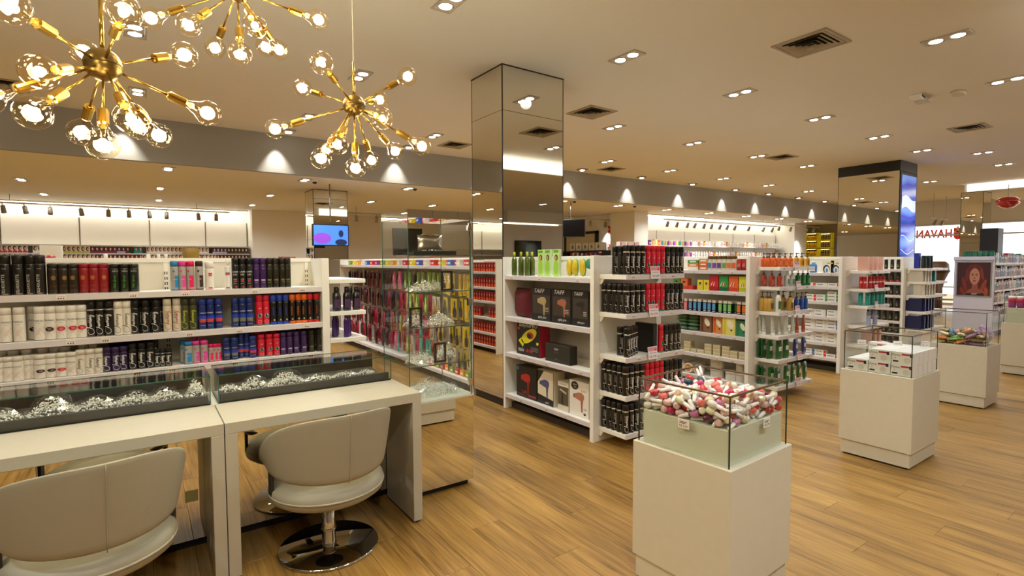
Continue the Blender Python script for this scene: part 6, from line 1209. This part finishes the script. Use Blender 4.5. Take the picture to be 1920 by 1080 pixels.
PILE = '''-1770 -1380 142 408 -481 -592 502 -409 -1229 141 573 -126 -753 -299 840 -1437 142 604 473 599 -228 1696 -1893 141 90 -686 -335 -640 -1395 138 141 644 654 -393 57 -758 86 156 56 -702 166 -691 817 97 141 299 -534 -546 -573 1879 -107 141 286 -129 752 579 -1975 965 150 163 -566 475 -654 -242 1975 141 646 212 733 22 626 1242 141 545 192 739 -348 1840 1587 141 436 -748 153 -477 -1694 -2077 148 626 300 -705 -148 -71 -997 141 93 355 -676 639 898 -2066 174 606 250 -739 -156 2226 -1140 154 262 189 705 -631 -1423 -725 141 621 -733 212 -179 -557 -479 156 250 -663 -316 631 191 -629 141 622 424 634 -176 2230 219 142 547 -573 505 343 -1967 636 142 389 -444 622 -515 43 1593 162 23 708 312 -632 1223 1436 151 144 -157 720 -660 1847 1216 148 3 639 423 643 -1965 -1670 145 170 -757 111 -621 -486 -1036 362 630 -211 -743 83 309 -1400 141 566 557 -522 311 1875 -986 143 649 640 409 -39 -1958 -853 147 628 -634 -430 -141 -933 668 141 644 575 502 57 462 668 145 546 270 -716 342 1644 649 141 641 555 -524 -83 -1100 1425 141 618 -722 -247 -190 -478 823 146 636 -732 -224 103 946 1280 141 517 -763 -10 387 1656 1879 141 632 -512 566 -132 -1898 -1913 296 586 -217 771 121 -764 -766 239 785 131 600 78 677 -1848 241 461 -525 331 -634 1539 -1030 141 587 693 320 271 -1982 -791 441 372 -786 220 -443 -50 1010 146 228 99 -759 602 203 859 141 646 629 -433 16 1294 -329 141 492 -178 742 -419 -1581 1842 143 454 -749 -147 458 -742 1749 145 121 404 -649 633 581 2031 141 312 691 324 566 2234 1382 292 120 -13 783 610 -1547 -1592 458 476 -423 579 509 -1075 -2079 302 535 463 -249 -662 474 -1474 414 735 -370 565 63 1392 -1359 157 363 661 276 596 -2239 -333 245 480 -748 327 321 47 381 225 773 -534 340 28 445 -35 141 217 -605 -466 -609 1983 515 212 283 788 145 -528 -1761 1359 141 557 -760 74 328 -291 1647 359 420 537 -627 376 662 1525 433 105 -44 789 604 1950 1886 305 323 662 112 -667 -2106 -1323 306 757 443 398 -268 -1115 -1284 141 334 65 761 -553 1057 -1033 317 94 757 -394 -513 2009 -679 358 214 -562 -669 -436 -2081 84 160 279 156 690 -650 -215 -150 267 513 382 -735 -224 780 -691 206 698 81 -654 281 1552 -532 383 646 264 586 412 -2210 1797 225 458 370 512 -625 -1094 1807 337 411 210 670 -582 947 1457 419 157 -378 700 585 1403 2072 264 683 -158 712 -30 -1852 -1969 662 287 -507 491 -648 -728 -1484 154 612 626 446 -185 972 -465 483 456 634 407 -473 1514 -1652 158 40 689 181 700 -1786 -184 184 518 -624 -478 -337 -655 -257 313 769 -60 605 -196 424 292 258 431 -5 824 368 1987 256 355 490 569 -631 -195 -1477 2076 487 256 -796 -492 242 -708 1215 296 678 -695 203 -127 679 2075 504 32 -773 97 626 1462 839 381 248 760 -358 -482 -1482 -640 476 722 -502 -394 266 -212 -1806 180 263 688 203 -645 388 -1884 522 602 -611 498 -127 1659 -1015 421 347 -80 835 -419 -1421 847 275 408 -710 -436 -373 -592 -564 458 499 -545 505 -447 526 -292 396 430 -388 568 585 1664 -214 431 58 798 -432 -417 -1955 1228 358 344 -780 392 347 -922 1811 626 414 414 -696 417 40 1808 525 100 324 721 -604 1966 2078 578 251 -769 -200 552 -2238 -1486 569 529 708 311 -350 -1242 -1340 410 850 -509 118 69 663 -736 668 112 753 -134 635 2236 -1810 271 717 -548 -181 -390 -1189 -389 375 44 -173 439 -881 153 -542 497 710 -574 88 399 802 384 345 172 248 595 -745 1083 354 249 688 597 56 -409 -1760 1711 324 231 -184 738 -607 -653 1820 453 434 370 -732 373 -207 995 410 669 -207 668 -252 1251 1500 487 350 250 651 -625 -1677 -1147 580 343 -636 -159 -673 -955 -1491 397 81 12 -892 444 1016 -1339 520 161 -42 -506 -846 2028 -1508 380 283 -457 -534 -652 -1794 382 353 520 -447 608 400 -44 475 516 76 758 454 -463 520 214 628 603 38 762 -232 1631 381 320 805 -398 424 -119 -1719 1361 470 112 428 -613 -654 -745 1512 645 354 -52 627 692 842 1478 699 434 202 -622 619 1975 840 589 175 -672 720 -5 -1697 -1645 747 647 403 594 258 -372 -1985 419 442 -658 -360 492 1217 -1144 745 259 387 727 -504 1639 -1258 600 907 -389 -102 127 -1640 -88 455 590 635 -283 -410 -753 362 317 343 685 459 450 1097 648 497 671 687 -200 195 1726 566 675 595 -75 -721 -346 -1577 1742 540 404 309 815 -277 -503 703 461 705 -169 677 -126 359 1928 717 813 -270 -22 515 2214 1482 558 671 519 324 -419 -1228 -1243 750 561 675 471 -89 -604 -1393 519 363 861 135 -329 856 -1806 552 683 -672 123 258 1412 -1622 522 760 -620 116 154 -2004 590 469 80 -607 -387 -689 -322 30 536 566 -747 -346 -45 432 788 528 296 -286 -479 -775 2233 -116 509 192 600 -686 363 -1294 1448 651 272 307 574 -709 -1217 1112 481 638 -767 -62 -19 101 1215 551 833 453 -303 96 1832 1601 519 639 -308 -464 -531 -1567 -783 758 578 663 -398 -260 -521 -1717 513 500 -368 -612 490 110 -1213 475 393 167 734 528 693 -1076 744 775 44 469 421 -1599 443 838 360 385 136 839 -863 100 508 207 -623 -161 -737 1327 276 568 116 -70 -615 777 1912 -754 780 352 -187 824 403 -2236 1094 509 195 -81 -709 -673 -431 1287 625 635 649 -240 -343 653 1821 783 185 537 613 -549 1519 1809 580 88 331 -723 600 -1435 -1444 713 433 154 851 -254 -462 -2075 675 361 -514 408 -663 1069 -1653 717 384 800 -327 324 1966 -2079 510 440 633 -392 -501 -2239 46 698 544 701 -414 203 -674 -76 641 338 -604 -273 -668 -18 -661 697 642 -550 -331 -419 1586 63 501 428 628 -530 -376 -1805 1569 692 520 -624 -549 198 -1073 1052 796 237 -277 715 597 116 1756 822 146 -484 364 782 1758 1322 708 327 552 320 697 -1277 -1968 685 648 204 -571 -462 -412 -1825 802 528 -552 -551 336 269 -1533 696 26 627 324 708 1995 -1578 716 701 -92 -626 -329 -1807 3 680 488 60 -844 212 -1299 332 686 411 340 641 -552 918 299 680 744 564 330 -141 1404 -523 690 405 -584 -685 -161 -1790 751 779 321 -527 -597 513 -450 1894 905 804 -100 -495 -315 1198 1805 797 628 769 -13 121 1104 698 814 425 -782 -211 405 -1009 -1056 918 277 543 -603 515 -213 -1351 801 179 -517 -603 580 822 -2073 839 10 -676 128 -726 2239 -938 640 353 -613 -546 -449 -2042 -102 855 275 774 421 -384 -1084 -461 746 414 142 -859 -266 -747 542 719 624 -439 586 -272 -299 -589 715 791 -371 383 300 -1816 1221 744 660 -97 617 -416 -248 1099 771 773 -579 200 -164 366 811 849 398 449 -488 -634 2108 1885 972 815 -120 304 478 -1249 -1769 955 396 -134 778 -468 -750 -1086 755 772 632 64 -41 311 -1163 880 110 49 -820 -559 1655 -1725 684 73 570 -752 324 -1639 -438 753 579 222 -655 431 -595 313 817 650 -198 698 224 853 -524 794 755 -62 -650 -66 1602 100 858 603 -253 -725 -215 -2023 1572 882 763 275 539 -227 -788 1062 867 692 -695 -166 105 604 1487 974 617 410 628 -238 1549 1015 764 138 -798 88 -580 -1713 -1062 1020 239 600 151 749 -392 -904 972 145 334 -781 -507 681 -1442 896 769 -616 74 155 1704 -2036 726 512 -168 -803 254 -1658 -159 1008 460 -138 -797 368 -325 134 882 564 704 -430 22 154 22 638 471 -708 27 526 1112 -127 955 384 735 -211 -517 -2010 2075 683 199 394 186 878 -637 1424 915 36 -379 616 689 432 1158 891 438 -785 -266 349 1965 1099 900 599 213 -676 -372 -2050 -622 794 580 -434 656 211 -578 -1205 985 522 -393 -590 -474 1136 -1883 902 570 396 -432 -576 327 -1826 833 436 -755 471 -133 -1169 -154 887 501 -828 238 -83 -703 -244 924 731 -361 -565 -129 657 -126 729 328 475 769 -274 1616 -343 810 204 443 -335 806 -1148 1804 903 582 591 -446 337 -453 624 969 148 696 216 -668 904 1620 1003 490 815 231 202 1774 1788 979 191 -349 -301 -867 -2235 -1566 900 434 603 468 -478 -562 -2079 1060 66 789 50 -609'''
def heap(data, recipes, weights, cx, cy, cz, rz, off, group, near):
    """loose goods lying as they fell; positions are in the case's own frame"""
    v = [int(t) for t in data.split()]; rot = Matrix.Rotation(rz, 3, 'Z'); byc = {}
    for i in range(0, len(v), 7):
        c = Vector((v[i]/1e4, v[i+1]/1e4, v[i+2]/1e4)); q = Matrix.Rotation(rz, 3, 'Z').to_quaternion() @ __import__('mathutils').Quaternion([t/1e3 for t in v[i+3:i+7]])
        R = rr.choices(recipes, weights)[0]; w = rot @ c+Vector((cx, cy, cz))-q @ Vector((0, 0, off))
        o = inst(R, w); o.rotation_mode = 'QUATERNION'; o.rotation_quaternion = q; tag(o, None, R['cat'], group); byc.setdefault(R['desc'], []).append(((Vector((w.x, w.y))-Vector(near)).length, o))
    for d, L in byc.items():
        L.sort(key=lambda t: t[0])
        for k, (_, o) in enumerate(L): o['label'] = f'{nth(k)} {d}, counting from its near corner'
heap(PILE, NP, wts, P1.x, P1.y, .8415, R1, .04, 'nail polish bottles heaped in the glass case', (1.94, 1.22))
# soap cartons
p2 = pedestal(4.832, 1.668, .555, .49, .685, .989, 0, 'cream pedestal with glass case of white soap cartons')
def dove(p, w, h):
    flat(p, text_geo('Dove', .25), mp('#2a2a30', .4), -w*.32, h*.66, h*.26, -.0008, 1.15); rect(p, mp('#1c1c24', .4), -w*.44, -w*.2, h*.14, h*.28); rect(p, mp('#b81c2c', .4), -w*.06, w*.30, h*.74, h*.88); rect(p, mp('#1c1c24', .4), w*.30, w*.42, h*.62, h*.9); ell(p, mp('#d8d2c2', .5), w*.18, h*.34, w*.15, h*.26, -.0006); ell(p, mp('#b89a4a', .4), -w*.34, h*.5, w*.03, h*.04, -.0007)
DV = carton('white soap multipack', .145, .082, .088, '#e9e5da', '#efece4', '#f5f3ee', dove, 'soap_carton', 'soap carton'); FP2 = Face(4.832-.2775, 0, -1); i_ = 0
for lv, z in ((0, .6865), (1, .776)):
    for r_ in range(5):
        for c2 in range(3):
            if lv == 1 and ((c2 == 0 and r_ < 4) or (r_ == 0 and c2 < 1)): continue
            o = put(DV, FP2, 'soap pedestal', ('bottom layer', 'upper layer')[lv], -1.878+.075+c2*.149, .032+r_*.094+(.008 if lv else 0), z)
for k, (x, y) in enumerate(((4.80, 1.86), (4.95, 1.66), (5.02, 1.50))):
    t = thing('price_tag', f'small white price tag on the soap cartons, {nth(k)} from the back', 'price tag', (x, y, .864), -.9); pbox('card', t, (-.03, 0, 0, .03, .002, .035), mp('#efe8e0', .5)); part('print', t, lambda m: flat(m, text_geo('R$ 9,90'), M_DARK, 0, .01, .013))
# wrapped soaps
p3 = pedestal(7.30, 1.835, .48, .50, .645, .995, 0, 'cream pedestal with glass case of wrapped soap bags')
def wrapped(desc, c1, c2):
    m = pillow(MB(), .112, .036, .068, mp(c1, .25, coat=.6), 7, wr=.004); f = MB()
    for sx in (-1, 1): f.add([(sx*.052, -.003, .012), (sx*.066, .010, .004), (sx*.070, -.010, .038), (sx*.066, .010, .07), (sx*.052, .003, .063)], [(0, 1, 2), (0, 2, 4), (2, 3, 4)], mp(c2, .3))
    p = MB(); ell(p, mp(c2, .4), 0, .038, .03, .018, -.0235); return rec('wrapped_soap', 'soap bar', desc, m, ('twisted_end', f, []), ('print', p, []))
WSP = [wrapped(f'{n} wrapped soap in the heap', a, b) for n, a, b in (('orange', '#d88a4a', '#e8c89a'), ('gold', '#b8a05a', '#e0d8b0'), ('sky blue', '#5a9ab8', '#a8d0dc'), ('lilac', '#b088b0', '#d8c0d8'), ('lime', '#6aa83a', '#b8d88a'), ('cream', '#e0cfae', '#c8a06a'), ('bronze', '#7a6a3a', '#c0b080'), ('peach', '#e0a888', '#f0d8c8'))]
rr = random.Random(11)
heap('''-1408 -1510 183 509 -509 491 -491 -391 -1440 183 317 -317 632 -632 1532 -1742 531 681 191 681 191 -949 -639 183 224 -224 -671 671 314 81 183 217 -217 673 -673 865 -345 252 803 -512 -165 258 -1415 1519 183 3 3 -707 -707 -254 1072 183 27 27 -707 -707 924 1195 183 670 670 225 225 -1657 -1466 549 500 -500 500 -500 -765 -1057 549 563 563 -428 -428 1388 -961 183 704 704 71 71 -1137 583 231 181 137 589 776 -296 -235 480 720 659 -217 -29 1562 473 183 411 -411 -576 576 -1657 1517 549 500 -500 500 -500 252 1917 343 1000 0 0 0 899 1179 549 416 416 572 572 -1383 -1649 905 676 704 206 70 -657 -814 990 739 -445 -262 433 1622 -1493 827 644 181 716 201 -1544 -180 367 602 570 -525 -194 -908 60 646 600 -573 250 -499 1521 23 539 433 -239 -714 495 -822 1633 466 37 354 -715 602 220 425 500 107 138 515 -839 1662 1496 349 397 585 651 277 -1649 -985 1009 598 378 -635 -311 -42 -1494 572 550 -44 -566 613 1652 -1262 1221 648 275 661 262 -1648 336 603 330 -625 -536 461 374 -253 886 698 709 100 14 1300 -650 591 750 -595 179 -226 -1137 1248 950 513 706 331 358 -83 1606 724 287 953 0 -101 1415 1881 890 97 995 -1 6 -1492 -758 1449 628 624 425 185 531 -1208 323 324 -446 -756 352 1015 -916 956 728 24 422 -540 -1414 -198 1052 778 -628 7 0 -41 433 834 154 59 503 -849 1505 -249 977 461 -540 504 -492 -1390 729 1250 947 -178 -239 125 -304 1002 621 15 -23 849 -528 1530 1071 835 319 390 544 671 -736 -1282 1288 5 -83 894 -441 338 -1482 751 157 653 614 415 1102 -1520 1326 216 -682 -643 -272 -870 474 1129 117 248 -955 -112 -281 119 1301 48 149 -311 -938 1599 409 1230 360 -539 476 -594 -611 1526 1321 717 -576 -242 310 157 1127 1025 717 666 187 -86 947 1251 1114 561 274 315 715 -476 -1835 1088 939 -277 196 58 666 -1515 946 632 523 -46 -570''', WSP, None, 7.30, 1.835, .647, 0, .0375, 'wrapped soaps heaped in the glass case', (7.06, 1.59))
# fourth pedestal
p4_ = pedestal(9.80, 1.72, .54, .58, .695, .987, 0, 'cream pedestal with frosted case of pink sponge bags, cut by the picture edge', .895)
for k in range(6):
    y = 1.93-.085*k; c = ('#a83a8a', '#a83a8a', '#d86a3a', '#d8702c', '#d8702c', '#c04a6a')[k]; t = thing('sponge_bag', f'{("violet", "violet", "orange", "orange", "orange", "rose")[k]} bag with white frill in the frosted case, {nth(k)} from the poster', 'bag', (9.64, y, .896), -PI/2)
    part('bag', t, lambda m: pillow(m, .08, .06, .13, mp(c, .3, coat=.5), 6)); part('pink_band', t, lambda m: pillow(m, .083, .065, .075, mp('#d82a5a', .3), 6).xf(Matrix.Translation((0, 0, .062)))); part('frill', t, lambda m: pillow(m, .085, .06, .04, mp('#f3efec', .6), 6).xf(Matrix.Translation((0, 0, .12))))

# ================================================================== goods on the back walls
zs = (at_y(200, 474.5, 16.15).z, at_y(200, 489, 16.15).z, 1.2, .9, .6); FW = Face(0, 16.12, 0); HC = 'hair colour wall'
wt = thing('wall_shelves', 'white wall shelves of hair colour cartons at the back', 'shelves', (0, 16.12, 0))
for z in zs+(at_y(200, 459.5, 16.12).z,): s = pbox('shelf', wt, (-7.2, .01, z-.03, 2.46, .43, z), M_RACK); pbox('price_strip', s, (-7.2, 0, z-.035, 2.46, .01, z), mp('#c9c8d0', .25, .3))
pbox('back_panel', wt, (-7.2, .42, .3, 2.46, .44, 1.75), M_RACKD)
def dye(hair, foot, skin='#e0b090'):
    def f(p, w, h): rect(p, mp(foot, .4), -w*.46, w*.46, h*.03, h*.3); ell(p, mp(hair, .4), -w*.04, h*.62, w*.36, h*.33); ell(p, mp(skin, .4), w*.06, h*.6, w*.2, h*.22, -.0009)
    return f
DY = {k: carton(d, .086, .07, .16, c, c, None, dye(h, ft), 'hair_colour_carton', 'carton') for k, d, c, h, ft in (('w', 'white carton with brunette portrait', '#e8ded2', '#2a1610', '#e6dccc'), ('r', 'white carton with red foot', '#ecdcd2', '#3a1c10', '#b81c34'), ('l', 'white carton with lime foot', '#ece4d2', '#3a2210', '#b8c83a'), ('m', 'plum carton with portrait', '#5a1a2c', '#2a1014', '#8a2a4a'), ('v', 'violet carton with portrait', '#3a2a6a', '#1a1420', '#c8bcd8'), ('t', 'teal carton', '#1f8a9a', '#1f7a8a', '#2aa0b0'), ('b', 'black carton with portrait', '#1f1a18', '#3a2a1c', '#4a3a2a'))}
for i, (z, pat) in enumerate(zip(zs[:2], ('rrrrrr wwwwwwllllllmmmmmmvvm tt wwwwwwwwwwwwwwww vvvvbbbbbb', 'wwwwww wwwwlwwwwwwwwmmmmmmmmmmmwwwwwwwwwwwbbbbwwwwbbbbbbbbb'))):
    n = len(pat); x0, x1 = FW.sx(-6, .05, 470), 2.42
    for k, ch in enumerate(pat):
        if ch != ' ': put(DY[ch], FW, HC, ('upper shelf', 'second shelf')[i], x0+(x1-x0)*(k+.5)/n, .04, z)
FR = Face(0, 10.78, 0); PW = 'pale product wall'; zr = (at_y(1330, 461.5, 10.8).z, at_y(1330, 481, 10.8).z)
wt = thing('wall_shelves', 'white wall shelves of pale cosmetics before the panelled wall', 'shelves', (0, 10.78, 0))
for z in zr+(1.1, .7, .3): s = pbox('shelf', wt, (12.2, .01, z-.03, 20.55, .35, z), M_RACK); pbox('price_strip', s, (12.2, 0, z-.035, 20.55, .01, z), M_STRIP)
pbox('back_panel', wt, (12.2, .35, .2, 20.55, .37, 1.72), M_RACKD)
PWI = [bottle(f'{n} cosmetics bottle', .045, .17, c, cp, lb, .5, name='cosmetics_bottle') for n, c, cp, lb in (('white', '#f0ece6', '#e6e0d8', '#d8c8b8'), ('teal', '#3a9aa0', '#f0ece6', None), ('yellow', '#e0d070', '#f0ece6', None), ('violet', '#8a4a9a', '#f0ece6', None), ('pink', '#e0a0a8', '#f0ece6', None), ('amber', '#d8a04a', '#8a5a2a', None))]+[carton(f'{n} cosmetics carton', .11, .06, .15, c, c, None, lambda p, w, h: rect(p, mp(c2, .5), -w*.3, w*.3, h*.3, h*.55)) for n, c, c2 in (('red-labelled', '#f0ebe4', '#c8323a'), ('purple', '#5a3a9a', '#f0ece6'), ('orange', '#e0742c', '#f0ece6'))]
for i, z in enumerate(zr):
    for k in range(56):
        x = 12.4+k*.144
        R = PWI[(8, 7, 8, 7, 5, 2)[k % 6]] if k < 7 else (PWI[(2, 1, 2, 3, 4, 3)[k % 6]] if k < 18 else PWI[(0, 6, 0, 0, 4, 0, 6, 0, 5)[(k*2+i) % 9]]); put(R, FR, PW, ('upper shelf', 'lower shelf')[i], x, .08, z)
# yellow display boxes on the taupe wall
YB_ = mp('#d8c020', .4, emit=.12); ybk = mp('#4a3a18', .6); XW = XR-.005
FY = Face(XW-.25, 0, -1); n_ = 0
GBT = bottle('golden bottle', .05, .34, '#c8981c', '#2a2014', None, .5, name='golden_bottle', flat_=.7); KBT = bottle('dark brown bottle', .05, .34, '#2a1a0e', '#8a6a1c', '#8a6a2a', .5, name='brown_bottle', flat_=.7)
for ci, (a, b) in enumerate(((1482, 1507), (1508, 1533), (1534, 1559))):
    x0, x1 = FY.sx(a, 0, 450), FY.sx(b, 0, 450)
    for ri, (p0, p1) in enumerate(((437, 450.5), (451, 464.5), (466, 481), (482, 497))):
        zt_, zb_ = at_x((a+b)/2, p0, FY.ox).z, at_x((a+b)/2, p1, FY.ox).z; t = thing('display_niche', f'yellow-edged wall niche, column {("one", "two", "three")[ci]} counting from the white column, {nth(ri)} from top', 'niche', (FY.ox, 0, 0), FY.rz, 'yellow wall niches'); e = .03
        part('frame', t, lambda m: m.box(x0, 0, zb_, x0+e, .24, zt_, YB_).box(x1-e, 0, zb_, x1, .24, zt_, YB_).box(x0, 0, zb_, x1, .24, zb_+e, YB_).box(x0, 0, zt_-e, x1, .24, zt_, YB_)); pbox('backing', t, (x0, .22, zb_, x1, .24, zt_), ybk)
        part('niche_lamp', t, lambda m: m.box(x0+.1, .02, zt_-e-.012, x1-.1, .06, zt_-e, emitter('niche_glow', (1, .85, .3), 5)))
        R = GBT if ci == 1 else KBT; k2 = min(1, (zt_-zb_-.1)/.34); nb = 4
        for k in range(nb): put(R, FY, 'yellow niches', f'{("first", "second", "third")[ci]}-column {nth(ri)} niche', x0+.06+(x1-x0-.12)*(k+.5)/nb, .12, zb_+e, None, 0, (1, 1, k2))
# white appliance boxes on a dark shelf before the framed mirror
FQ = Face(11.2, 0, -1); a_, b_ = FQ.sx(1056, 0, 470), FQ.sx(1128, 0, 470)
sh = thing('dark_shelf', 'dark shelf of white appliance boxes before the framed mirror', 'shelf', (11.2, 0, 0), FQ.rz); zq = at_x(1095, 470, 11.2).z; zq2 = zq-.22
pbox('top', sh, (a_, 0, zq-.04, b_, .4, zq), M_BLACK, .003); pbox('lower_board', sh, (a_, 0, zq2-.03, b_, .4, zq2), M_BLACK); pbox('side', sh, (a_-.03, 0, 0, a_, .4, zq), M_BLACK); pbox('side', sh, (b_, 0, 0, b_+.03, .4, zq), M_BLACK)
APB = carton('white appliance box', .25, .22, .24, '#e6e4e0', '#d8d6d2', None, lambda p, w, h: (ell(p, mp('#8a8a90', .4), 0, h*.5, w*.2, h*.25), rect(p, mp('#c8c8cc', .4), -w*.4, w*.4, h*.85, h*.93)))
for k in range(5): tag(inst(APB, FQ.w(b_-.2-k*.29, .06, zq+.001), FQ.rz), f'white appliance box on the dark shelf, {nth(k)} from the fire signs', 'box', 'white appliance boxes')
ACB = [carton(f'{n} small carton', .07, .08, .15, c) for n, c in (('red', '#b82434'), ('violet', '#4a3a9a'), ('blue', '#2a3a9a'), ('white', '#e8e6f0'), ('orange', '#d86a3a'))]
for k in range(14): tag(inst(ACB[(k*2+k//3) % 5], FQ.w(b_-.1-k*.1, .03, zq2+.001), FQ.rz), f'{ACB[(k*2+k//3) % 5]["desc"]} on the dark shelf, {nth(k)} from the fire signs', 'carton', 'small cartons on the dark shelf')
label_all()
